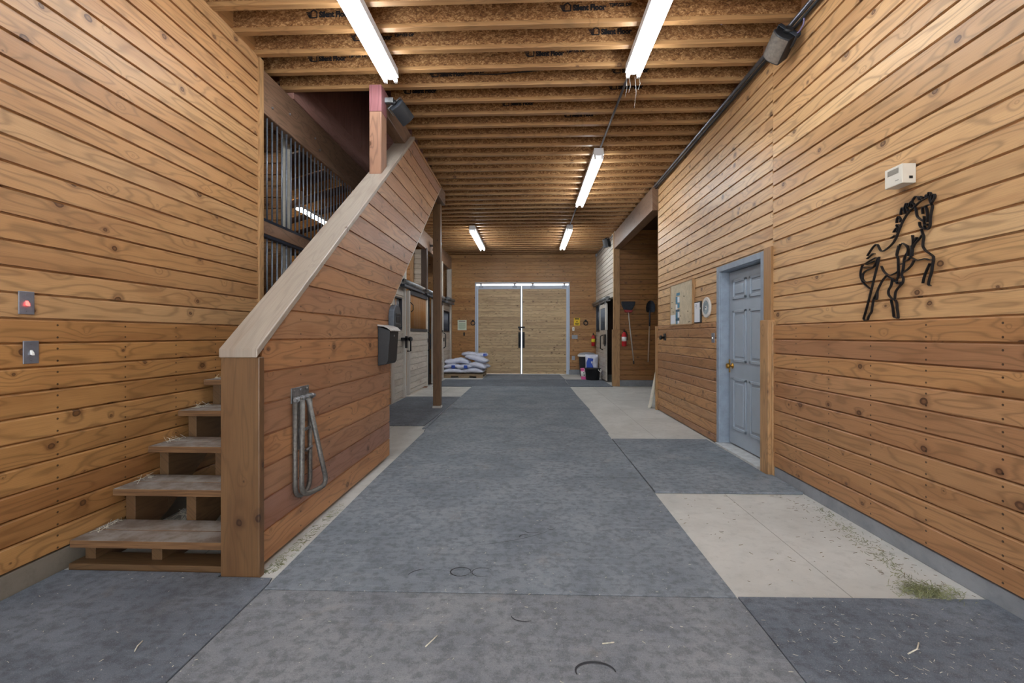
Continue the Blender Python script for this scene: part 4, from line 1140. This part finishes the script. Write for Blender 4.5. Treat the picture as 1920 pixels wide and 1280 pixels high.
# ------------------------------------------------------------------ door chime
ch = thing('door_chime', 'cream door chime box on the right wall above the metal horse', 'door chime', (XR, 2.83, 2.24))
def A(mb, name, mat, bev=.004):
    o = mb.obj(name, mat, None, bev); o.parent = ch; o.matrix_parent_inverse = T(-XR, -2.83, -2.24); return o
mb = MB(); mb.box(XR - .078, XR, 2.695, 2.825, 2.155, 2.268); A(mb, 'case', M['cream_plastic'])
mb = MB()
for i in range(9):
    z = 2.222 + i * .0036; mb.box(XR - .0795, XR - .0785 + .001, 2.722, 2.802, z, z + .0018)
A(mb, 'grille', M['grille_grey'], 0)
mb = MB(); mb.box(XR - .0792, XR - .077, 2.722, 2.745, 2.18, 2.184); A(mb, 'name_mark', M['grille_grey'], 0)
mb = MB(); mb.box(XR - .04, XR - .02, 2.6935, 2.697, 2.18, 2.195); A(mb, 'side_slot', M['dark_gap'], 0)

# ------------------------------------------------------------------ notice board, clipboard, thermometer, switch, knob
nb = thing('notice_board', 'cork notice board with a strip of blue papers on the right wall', 'notice board', (XR, 6.67, 1.73))
def A(mb, name, mat, bev=.002):
    o = mb.obj(name, mat, None, bev); o.parent = nb; o.matrix_parent_inverse = T(-XR, -6.67, -1.73); return o
mb = MB(); mb.box(XR - .03, XR - .002, 6.20, 7.13, 1.435, 2.03); A(mb, 'cork_panel', M['cork'])
mb = MB(); mb.box(XR - .036, XR, 6.18, 6.20, 1.43, 2.035); mb.box(XR - .036, XR, 7.13, 7.15, 1.43, 2.035); mb.box(XR - .036, XR, 6.2, 7.13, 1.42, 1.435); mb.box(XR - .036, XR, 6.2, 7.13, 2.03, 2.045); A(mb, 'frame', M['trim'])
cy = [(6.85, 6.70, 1.86, 1.90, 'paper_blue'), (6.88, 6.80, 1.74, 1.85, 'paper_blue'), (6.80, 6.71, 1.76, 1.84, 'paper'), (6.88, 6.80, 1.66, 1.73, 'paper'), (6.80, 6.71, 1.68, 1.75, 'paper_blue'), (6.88, 6.71, 1.625, 1.655, 'paper_teal'),
      (6.88, 6.79, 1.52, 1.62, 'paper_blue'), (6.79, 6.72, 1.54, 1.62, 'paper'), (6.88, 6.72, 1.49, 1.53, 'paper_teal'), (6.86, 6.80, 1.44, 1.49, 'paper_blue'), (6.79, 6.73, 1.45, 1.49, 'paper')]
for a, b, c, d, m in cy:
    mb = MB(); mb.box(XR - .0325, XR - .0302, b, a, c, d); A(mb, 'photo_paper', M[m], 0)
mb = MB(); mb.box(XR - .033, XR - .030, 6.90, 7.12, 1.45, 1.585); A(mb, 'paper_sheet', M['paper'], 0)
for y, z in ((6.52, 1.83), (6.36, 1.61), (6.66, 1.555), (7.05, 1.78), (7.06, 1.69), (7.0, 1.63), (6.32, 1.46), (6.28, 1.465)):
    mb = MB(); mb.lathe([(.006, 0), (.004, -.008)], (XR - .03, y, z), 0, 8); A(mb, 'push_pin', M['ink'], 0)
cb = thing('clipboard', 'black clipboard with a white sheet hanging beside the cork notice board', 'clipboard', (XR, 6.06, 1.58))
mb = MB(); mb.box(-.014, 0, -.125, .105, -.14, .14); mb.obj('backing', M['black_plastic'], cb, .003)
mb = MB(); mb.box(-.017, -.0135, -.09, .095, -.13, .125); pp = mb.obj('paper', M['paper'], cb)
mb = MB()
for z, w in ((.10, .06), (.085, .05), (.072, .07), (.055, .03)): mb.box(-.0175, -.0165, .0, w, z, z + .005)
mb.obj('ink_lines', M['paper_ink'], pp)
mb = MB(); mb.lathe([(.014, 0), (.01, -.014)], (-.014, -.105, .045), 0, 10); mb.obj('pin', M['white_plastic'], cb)
th = thing('thermometer', 'round white dial thermometer left of the grey door', 'thermometer', (XR, 5.755, 1.625))
mb = MB(); mb.lathe([(.128, 0), (.128, -.016), (.118, -.024), (.112, -.02)], (0, 0, 0), 0, 32); mb.obj('case', M['dial'], th)
mb = MB(); mb.lathe([(.088, -.0205), (.086, -.0215)], (0, .0, 0), 0, 24); mb.obj('dial_picture', M['dial_art'], th)
mb = MB(); mb.box(-.024, -.0214, -.03, .012, -.03, .02); mb.obj('dial_label', M['white_plastic'], th)
mb = MB(); mb.lathe([(.012, -.021), (.008, -.027)], (0, 0, 0), 0, 10); mb.obj('dial_hub', M['ink'], th)
sw_ = thing('light_switch', 'steel switch plate by the grey door frame', 'switch', (XR - .018, 5.53, 1.247))
mb = MB(); mb.box(-.006, 0, -.04, .04, -.058, .058); mb.obj('plate', M['plate'], sw_, .002)
mb = MB(); mb.box(-.016, -.005, -.007, .007, -.012, .008); mb.obj('toggle', M['white_plastic'], sw_, .002)
kn = thing('bridle_hook', 'black round bridle hook near the alcove end of the right wall', 'hook', (XR - .018, 7.46, 1.25))
mb = MB(); mb.box(-.014, 0, -.055, .055, -.055, .055); mb.obj('base', M['black_metal'], kn, .004)
mb = MB(); mb.lathe([(.02, -.012), (.02, -.05), (.034, -.055), (.036, -.08), (.03, -.085)], (0, 0, -.01), 0, 16); mb.obj('knob', M['black_metal'], kn)
for i, (y, w) in enumerate(((8.0, 'nearer'), (8.09, 'farther'))):
    mb = MB(); b = 2.10 + .035 * i; tp = 2.285 + .02 * i; mb.hexa([(b, y + .06, 0), (b + .03, y + .06, 0), (b + .03, y + .13, 0), (b, y + .13, 0), (tp, y - .05, 1.1 - .2 * i), (tp + .03, y - .05, 1.1 - .2 * i), (tp + .03, y + .02, 1.1 - .2 * i), (tp, y + .02, 1.1 - .2 * i)], grain=2)
    o = mb.obj('white_board', M['white_trim'], None, .003); tag(o, 'thin white board leaning at the alcove corner, %s of two' % w, 'board', 'white boards leaning at the alcove corner')

# ------------------------------------------------------------------ loudspeakers
def speaker(label, loc, M4, s=1.0, wire=False, m='speaker_body'):
    root = thing('loudspeaker', label, 'speaker', loc, 'loudspeakers under the ceiling')
    def A(mb, name, mat, bev=.004):
        mb.xf(M4 @ Matrix.Scale(s, 4)); return mb.obj(name, mat, root, bev * s)
    # local: front looks to -y, bracket on top
    mb = MB()
    prof = [(-.115, -.085)] + [(-.115 + .23 * i / 8, -.085 - .035 * math.sin(PI * i / 8)) for i in range(1, 8)] + [(.115, -.085), (.085, .085), (-.085, .085)]
    mb.prism(prof, 2, -.16, .13); A(mb, 'cabinet', M['black_plastic'] if m == 'speaker_body' else M[m], .012)
    mb = MB()
    prof = [(-.108, -.088)] + [(-.108 + .216 * i / 8, -.09 - .035 * math.sin(PI * i / 8)) for i in range(1, 8)] + [(.108, -.088)]
    mb.prism(prof, 2, -.145, .115); A(mb, 'grille', M['speaker_body'] if m == 'speaker_body' else M['black_plastic'], .004)
    mb = MB(); mb.box(-.125, .125, -.022, .022, .142, .150); mb.box(-.125, -.117, -.022, .022, .02, .145); mb.box(.117, .125, -.022, .022, .02, .145); A(mb, 'bracket', M['speaker_dark'] if m != 'speaker_dark' else M['galv'], .002)
    mb = MB(); mb.lathe([(.045, .13), (.045, .165), (.03, .172)], (0, 0, 0), 2, 16); A(mb, 'knob', M['black_plastic'], 0)
    return root
def look(fwd, up):
    f = Vector(fwd).normalized(); u = Vector(up); x = f.cross(u).normalized() ; u2 = x.cross(f).normalized()
    m = Matrix((( x.x, -f.x, u2.x, 0), (x.y, -f.y, u2.y, 0), (x.z, -f.z, u2.z, 0), (0, 0, 0, 1)))
    return m
sp = speaker('dusty black loudspeaker on the right wall under the long conduit', (2.10, 3.86, 3.70), look((-.85, -.2, -.5), (.15, -.80, .5)), .76)
mb = MB(); mb.box(2.12, 2.22, 3.80, 3.84, 3.73, 3.76); mb.xf(T(-2.10, -3.86, -3.70)); mb.obj('wall_arm', M['speaker_dark'], sp, .003)
mb = MB(); mb.tube([(2.185, 3.70, 3.80), (2.19, 3.72, 3.76), (2.17, 3.74, 3.72), (2.15, 3.78, 3.71)], .006, 6); mb.xf(T(-2.10, -3.86, -3.70)); mb.obj('wire', M['purple'], sp)
sp = speaker('grey and black loudspeaker on the post above the stair wall', (-1.345, 4.71, 3.615), look((.5, -.62, -.45), (-.75, .2, .75)), .70, m='speaker_dark')
mb = MB(); mb.box(-1.477, -1.39, 4.60, 4.65, 3.66, 3.71); mb.xf(T(1.345, -4.71, -3.615)); mb.obj('wall_arm', M['galv'], sp, .003)
sp = speaker('small black loudspeaker on the left beam, beside the tall brown post', (-2.36, 11.6, 3.56), look((.8, -.6, -.25), (0, 0, 1)), .85, m='black_plastic')
mb = MB(); mb.box(-2.535, -2.4, 11.6, 11.66, 3.55, 3.6); mb.xf(T(2.36, -11.6, -3.56)); mb.obj('wall_arm', M['galv'], sp, .003)
sp = speaker('small black loudspeaker above the far right stall', (2.06, 12.15, 3.73), look((-.8, -.6, -.3), (0, 0, 1)), .75, m='black_plastic')
mb = MB(); mb.box(2.08, 2.16, 12.15, 12.2, 3.70, 3.75); mb.xf(T(-2.06, -12.15, -3.73)); mb.obj('wall_arm', M['galv'], sp, .003)

# ------------------------------------------------------------------ tools in the alcove
br = thing('broom', 'broom with flaring black bristles hanging head up on the alcove wall', 'broom', (2.44, 11.40, .56))
def A(mb, name, mat, bev=.002):
    o = mb.obj(name, mat, None, bev); o.parent = br; o.matrix_parent_inverse = T(-2.44, -11.40, -.56); return o
mb = MB(); mb.prism([(2.40, 1.88), (2.535, 1.875), (2.615, 2.02), (2.632, 2.11), (2.29, 2.115), (2.30, 2.03), (2.345, 1.93)], 1, 11.36, 11.43); A(mb, 'bristles', M['broom_black'], .01)
mb = MB(); mb.prism([(2.385, 1.845), (2.54, 1.84), (2.575, 1.90), (2.36, 1.91)], 1, 11.355, 11.435); A(mb, 'broom_cap', M['broom_red'], .01)
mb = MB(); mb.tube([(2.462, 11.40, 1.86), (2.593, 11.40, .64)], .0135, 10); A(mb, 'handle', M['silver_pole'], 0)
mb = MB(); mb.tube([(2.593, 11.40, .64), (2.60, 11.40, .565)], .015, 10); mb.box(2.44, 2.49, 11.40, 11.457, 1.80, 1.82); A(mb, 'grip', M['black_plastic'], 0)
sh = thing('shovel', 'round point shovel hanging blade up on the alcove wall', 'shovel', (2.96, 11.40, .6))
def A(mb, name, mat, bev=.002):
    o = mb.obj(name, mat, None, bev); o.parent = sh; o.matrix_parent_inverse = T(-2.96, -11.40, -.6); return o
mb = MB()
rows_ = [(0, .09), (.04, .108), (.12, .112), (.20, .10), (.26, .065), (.29, .02)]
vs = []
for zz_, w in rows_:
    r = []
    for i in range(9):
        t = -1 + i / 4
        r.append(mb.bm.verts.new((3.0 + w * t, 11.40 - .035 * (t * t) - .02 * (zz_ / .29), 1.845 + zz_)))
    vs.append(r)
fs = []
for a, b in zip(vs, vs[1:]):
    for i in range(8): fs.append(mb.bm.faces.new([a[i], a[i + 1], b[i + 1], b[i]]))
bmesh.ops.solidify(mb.bm, geom=mb.bm.faces[:], thickness=.004)
A(mb, 'blade', M['shovel_blade'], 0)
mb = MB(); mb.tube([(2.975, 11.42, 1.96), (2.99, 11.40, 1.86), (2.985, 11.40, 1.5)], [.012, .019, .019], 10); A(mb, 'socket', M['shovel_blade'], 0)
mb = MB(); mb.tube([(2.985, 11.40, 1.5), (2.95, 11.40, .61)], .0175, 10); mb.box(2.96, 3.01, 11.40, 11.457, 1.75, 1.77); A(mb, 'handle', M['wood_handle'], 0)
def extinguisher(label, x, y, z, hgt, r, lab, back):
    root = thing('fire_extinguisher', label, 'fire extinguisher', (x, y, z), 'red fire extinguishers')
    mb = MB(); mb.lathe([(r * .8, 0), (r, .015), (r, hgt * .62), (r * .85, hgt * .72), (r * .4, hgt * .79), (r * .38, hgt * .83)], seg=20); mb.obj('cylinder', M['red_paint'], root)
    mb = MB(); mb.lathe([(r + .0015, hgt * .30), (r + .0015, hgt * .55)], seg=20); mb.obj('sticker', M[lab], root)
    mb = MB(); mb.lathe([(r * .36, hgt * .82), (r * .36, hgt * .9)], seg=12); mb.box(-.016, .016, -r * 1.3, r * .4, hgt * .9, hgt * .925); mb.box(-.014, .014, -r * 1.4, r * .4, hgt * .965, hgt * .99); mb.box(-.014, .014, r * .2, r * .4, hgt * .9, hgt * .99); mb.obj('valve_handle', M['black_metal'], root, .003)
    mb = MB(); mb.tube([(r * .35, 0, hgt * .86), (r * .9, 0, hgt * .84), (r * 1.22, 0, hgt * .7), (r * 1.2, 0, hgt * .35)], .011, 8); mb.obj('hose', M['black_metal'], root)
    mb = MB(); mb.box(-.025, .025, *back, hgt * .2, hgt * .8); mb.obj('wall_bracket', M['black_metal'], root, .003)
extinguisher('red fire extinguisher with a white label on the alcove wall', 2.355, 11.37, 1.0, .43, .06, 'label_white', (.055, .09))
extinguisher('red fire extinguisher with a yellow label in the far right corner', 2.06, 14.70, .93, .42, .06, 'label_yellow', (.055, .10))

# ------------------------------------------------------------------ far end wall: signs, rings, outlets
def sign(label, x0, x1, z0, z1, m, ink, head, lines):
    root = thing('wall_sign', label, 'sign', ((x0 + x1) / 2, YB, (z0 + z1) / 2))
    w, h = (x1 - x0) / 2, (z1 - z0) / 2
    mb = MB(); mb.box(-w, w, -.008, -.001, -h, h); mb.obj('plate', M[m], root, .002)
    mb = MB(); mb.box(-w * .72, w * .72, -.0095, -.0075, h * .62, h * .86); mb.obj('heading_band', M[head], root)
    mb = MB()
    for z, a in lines: mb.box(-w * a, w * a, -.0095, -.0075, h * z - .006, h * z + .006)
    mb.obj('ink_lines', M[ink], root)
    return root
sign('pale greenish notice beside the ring on the left of the double door', -2.335, -2.04, 1.44, 1.77, 'sign_white', 'sign_green', 'grille_grey', [(.38, .7), (.2, .78), (.02, .7), (-.16, .8), (-.34, .72), (-.52, .76), (-.7, .6)])
s2 = sign('yellow warning sign right of the double door', 1.45, 1.645, 1.59, 1.835, 'yellow', 'ink', 'ink', [(-.36, .6), (-.55, .68), (-.74, .5)])
mb = MB(); mb.prism([(-.02, -.01), (.0, -.016), (.022, .0), (.016, .03), (.0, .012), (-.014, .02)], 1, -.0095, -.0075); mb.obj('pictogram', M['ink'], s2)
for x, w in ((-1.83, 'left'), (1.83, 'right')):
    root = thing('tie_ring', 'black tie ring on the end wall, %s of the double door' % w, 'tie ring', (x, YB, 1.66), 'tie rings on the end wall')
    mb = MB(); mb.box(-.03, .03, -.014, -.001, .05, .12); mb.obj('mount', M['black_metal'], root, .003)
    mb = MB(); mb.tube([(.065 * math.cos(a), -.022, .01 + .065 * math.sin(a)) for a in [2 * PI * i / 20 for i in range(20)]], .014, 8, closed=True); mb.obj('ring', M['black_metal'], root)
def plate(name, label, x0, x1, z0, z1, m, parts):
    root = thing(name, label, 'switch' if 'switch' in name else 'outlet', ((x0 + x1) / 2, YB, (z0 + z1) / 2))
    w, h = (x1 - x0) / 2, (z1 - z0) / 2
    mb = MB(); mb.box(-w, w, -.012, -.001, -h, h); mb.obj('plate', M[m], root, .003)
    for a, b in parts:
        mb = MB(); mb.box(a - .012, a + .012, -.02, -.011, b - .018, b + .018); mb.obj('toggle' if 'switch' in name else 'receptacle', M['grille_grey'], root, .002)
plate('wall_switch', 'white switch under the yellow sign', 1.40, 1.468, 1.42, 1.54, 'white_plastic', [(0, 0)])
plate('wall_switch', 'wide steel switch plate low under the yellow sign', 1.385, 1.57, 1.16, 1.28, 'outlet_grey', [(-.055, 0), (0, 0), (.055, 0)])
plate('wall_outlet', 'grey outlet left of the black bin', 1.385, 1.48, .47, .605, 'outlet_grey', [(0, .03), (0, -.03)])
mb = MB(); mb.tube([(-2.12, YB - .002, 1.33), (-2.12, YB - .06, 1.33), (-2.12, YB - .07, 1.28), (-2.12, YB - .05, 1.26)], .014, 8); mb.box(-2.145, -2.095, YB - .012, YB - .001, 1.26, 1.37)
o = mb.obj('wall_hook', M['black_metal'], None, .003); tag(o, 'small black hook under the greenish notice', 'hook')

# ------------------------------------------------------------------ pallet and feed bags
pl = thing('pallet', 'pale wooden pallet under the feed bags at the far left', 'pallet', (-1.97, 14.1, 0))
def A(mb, name, mat, bev=.003):
    o = mb.obj(name, mat, None, bev); o.parent = pl; o.matrix_parent_inverse = T(1.97, -14.1, 0); return o
for y in (13.56, 14.08, 14.6):
    mb = MB(); mb.box(-2.56, -2.35, y, y + .04, .0, .09, grain=0); mb.box(-2.35, -2.12, y, y + .04, .045, .09, grain=0); mb.box(-2.12, -1.79, y, y + .04, .0, .09, grain=0); mb.box(-1.79, -1.58, y, y + .04, .045, .09, grain=0); mb.box(-1.58, -1.38, y, y + .04, .0, .09, grain=0)
    A(mb, 'runner', M['pallet'], .002)
for i in range(8):
    y = 13.55 + i * .14; mb = MB(); mb.box(-2.57, -1.37, y, y + .10, .09, .112, grain=0); A(mb, 'deck_board', M['pallet'])
def bag_mesh(L, W, H, seed):
    rnd = random.Random(seed)
    mb = MB(); nu, nv = 22, 14
    ph = [rnd.uniform(0, 6.28) for _ in range(6)]
    top = {}; bot = {}
    for i in range(nu + 1):
        for j in range(nv + 1):
            u = -1 + 2 * i / nu; v = -1 + 2 * j / nv
            fl_ = max(0, (1 - abs(u) ** 3.2)) ** .55 * max(0, (1 - abs(v) ** 2.6)) ** .55
            wr_ = .10 * math.sin(9 * u + 5 * v + ph[0]) + .08 * math.sin(-6 * u + 11 * v + ph[1]) + .07 * math.sin(17 * u + ph[2]) * abs(u)
            px = 1 - .06 * v * v * (1 - abs(u)); py = 1 - .10 * abs(u) ** 2 * 0 - .08 * (1 - abs(u)) * abs(v)
            x = u * L / 2 * px; y = v * W / 2 * py
            sag = .12 * H * math.sin(2.2 * u + ph[3])
            top[i, j] = mb.bm.verts.new((x, y, H / 2 * fl_ * (1 + wr_) + sag))
            bot[i, j] = top[i, j] if i in (0, nu) or j in (0, nv) else mb.bm.verts.new((x, y, -H / 2 * fl_ * (.9 + wr_ * .5) + sag))
    for i in range(nu):
        for j in range(nv):
            for D, fl2 in ((top, False), (bot, True)):
                q = [D[i, j], D[i + 1, j], D[i + 1, j + 1], D[i, j + 1]]
                f = mb.bm.faces.new(q[::-1] if fl2 else q); f.smooth = True
    return mb
bags = [ # x, y, z, L, W, H, yaw, roll(about y), label
 (-2.30, 13.80, .185, .66, .45, .16, .05, 0, 'bottom layer bag at the left front of the pallet'),
 (-1.72, 13.80, .190, .72, .46, .17, -.08, 0, 'bottom layer bag at the right front of the pallet'),
 (-2.25, 14.34, .185, .66, .45, .16, 0, 0, 'bottom layer bag at the left back, against the end wall'),
 (-1.70, 14.34, .185, .66, .45, .16, 0, 0, 'bottom layer bag at the right back, against the end wall'),
 (-2.37, 13.84, .325, .55, .44, .14, .05, 0, 'second layer bag with a blue print at the left front'),
 (-1.96, 13.82, .325, .50, .46, .14, -.1, .03, 'second layer bag with a blue print in the middle front'),
 (-1.56, 13.84, .345, .56, .46, .16, -.15, .16, 'second layer bag slumping at the right front'),
 (-2.1, 14.36, .33, .8, .45, .15, 0, 0, 'second layer bag at the back'),
 (-1.50, 14.28, .34, .55, .44, .16, .2, .12, 'second layer bag at the right back corner'),
 (-2.36, 13.92, .475, .48, .46, .17, .12, -.02, 'third layer bag at the upper left'),
 (-2.05, 13.96, .475, .52, .46, .17, -.12, .22, 'third layer bag folded down in the middle'),
 (-1.60, 14.0, .555, .72, .48, .18, -.10, .16, 'large bag lying across the upper right of the heap'),
 (-1.86, 14.3, .675, .55, .42, .14, .12, .10, 'topmost bag of the heap'),
 (-1.50, 14.34, .66, .42, .40, .14, .1, .06, 'upper bag with a blue corner at the back right'),
]
for i, (x, y, z, L, W, H, yw, rl, lab) in enumerate(bags):
    o = bag_mesh(L, W, H, i).obj('feed_bag', M['bag'])
    o.location = (x, y, z); o.rotation_euler = (0, rl, yw)
    tag(o, 'white feed bag, ' + lab, 'feed bag', 'white feed bags on the pallet')
    if i in (4, 5, 13):
        mb = MB()
        if i == 13: mb.prism([(.05, -.03), (.17, -.03), (.17, .045), (.05, .045)], 1, -.19, -.13)
        else: mb.prism([(.02, -.045), (.13, -.045), (.13, .045), (.02, .045)], 1, -.225, -.14)
        q = mb.obj('blue_print', M['bag_blue'], o, .01); q['label'] = 'blue printed patch'

# ------------------------------------------------------------------ bins at the far right
tc_ = thing('trash_can', 'tall black trash can with a grey lid in the far right corner', 'trash can', (1.80, 14.22, 0))
mb = MB(); mb.lathe([(.20, 0), (.215, .01), (.255, .60), (.262, .62)], seg=28); mb.obj('can_body', M['can'], tc_)
mb = MB(); mb.lathe([(.285, .615), (.29, .625), (.29, .668), (.27, .672)], seg=28); q = mb.obj('lid_rim', M['white_plastic'], tc_); q['label'] = 'white lid rim'
mb = MB(); mb.lathe([(.268, .67), (.262, .70), (.20, .73), (.06, .745)], seg=28); mb.obj('lid', M['lid_grey'], tc_)
for a in (0, PI):
    mb = MB(); mb.box(-.05, .05, -.3, -.255, .50, .53); mb.xf(R(a, 'Z')); mb.obj('can_handle', M['can'], tc_, .006)
pb = thing('bucket', 'pink bucket with a white label in front of the black trash can', 'bucket', (1.615, 13.26, 0))
mb = MB(); mb.lathe([(.10, 0), (.105, .006), (.122, .29)], seg=24); mb.obj('bucket_body', M['pink'], pb)
mb = MB(); mb.lathe([(.128, .285), (.132, .29), (.132, .315), (.12, .318)], seg=24); mb.obj('lid', M['pink'], pb)
mb = MB(); mb.lathe([(.1115, .09), (.1195, .235)], seg=24); mb.obj('label_band', M['label_white'], pb)
mb = MB()
for x, z in ((-.045, .2), (.02, .2), (-.03, .13), (.04, .13)): mb.box(x - .014, x + .014, -.124, -.112, z - .012, z + .012)
mb.obj('label_marks', M['ink'], pb)
tb = thing('tub', 'low black rubber tub in front of the far right sliding door', 'tub', (1.80, 12.98, .013))
mb = MB(); mb.lathe([(.17, 0), (.185, .008), (.215, .30), (.228, .305), (.228, .33), (.205, .33), (.195, .30), (.17, .06)], seg=30); mb.obj('tub_body', M['rubber_black'], tb)
for a in (-.7, 2.44):
    mb = MB(); mb.tube([(.222, -.055, .30), (.25, -.05, .26), (.255, 0, .235), (.25, .05, .26), (.222, .055, .30)], .011, 8); mb.xf(R(a, 'Z')); q = mb.obj('rope_handle', M['white_plastic'], tb); q['label'] = 'white rope handle'
o = thing('feed_sack', 'white and blue feed sack standing between the trash can and the tub', 'feed sack', (1.88, 13.72, .36))
mb = bag_mesh(.68, .40, .20, 77); mb.xf(R(-PI / 2, 'Y')); mb.xf(R(PI / 2, 'Z')); mb.obj('sack_body', M['bag'], o)
mb = MB(); mb.prism([(-.17, -.30), (-.02, -.30), (.06, -.12), (.0, .06), (.03, .22), (-.12, .24), (-.17, .1)], 1, -.098, -.06); q = mb.obj('blue_print', M['bag_blue'], o, .006); q['label'] = 'blue printed patch'
# ------------------------------------------------------------------ daylight and view
w = bpy.data.worlds.new('world'); scene.world = w
w.use_nodes = True
bg = w.node_tree.nodes['Background']
bg.inputs[0].default_value = (.90, .95, 1.0, 1)
bg.inputs[1].default_value = 3.0
scene.view_settings.view_transform = 'Standard'
scene.view_settings.look = 'None'
scene.view_settings.gamma = 1.0
scene.view_settings.exposure = 1.55
scene.cycles.max_bounces = 8
scene.cycles.diffuse_bounces = 6
scene.cycles.use_denoising = True
scene.cycles.sample_clamp_indirect = 6.0
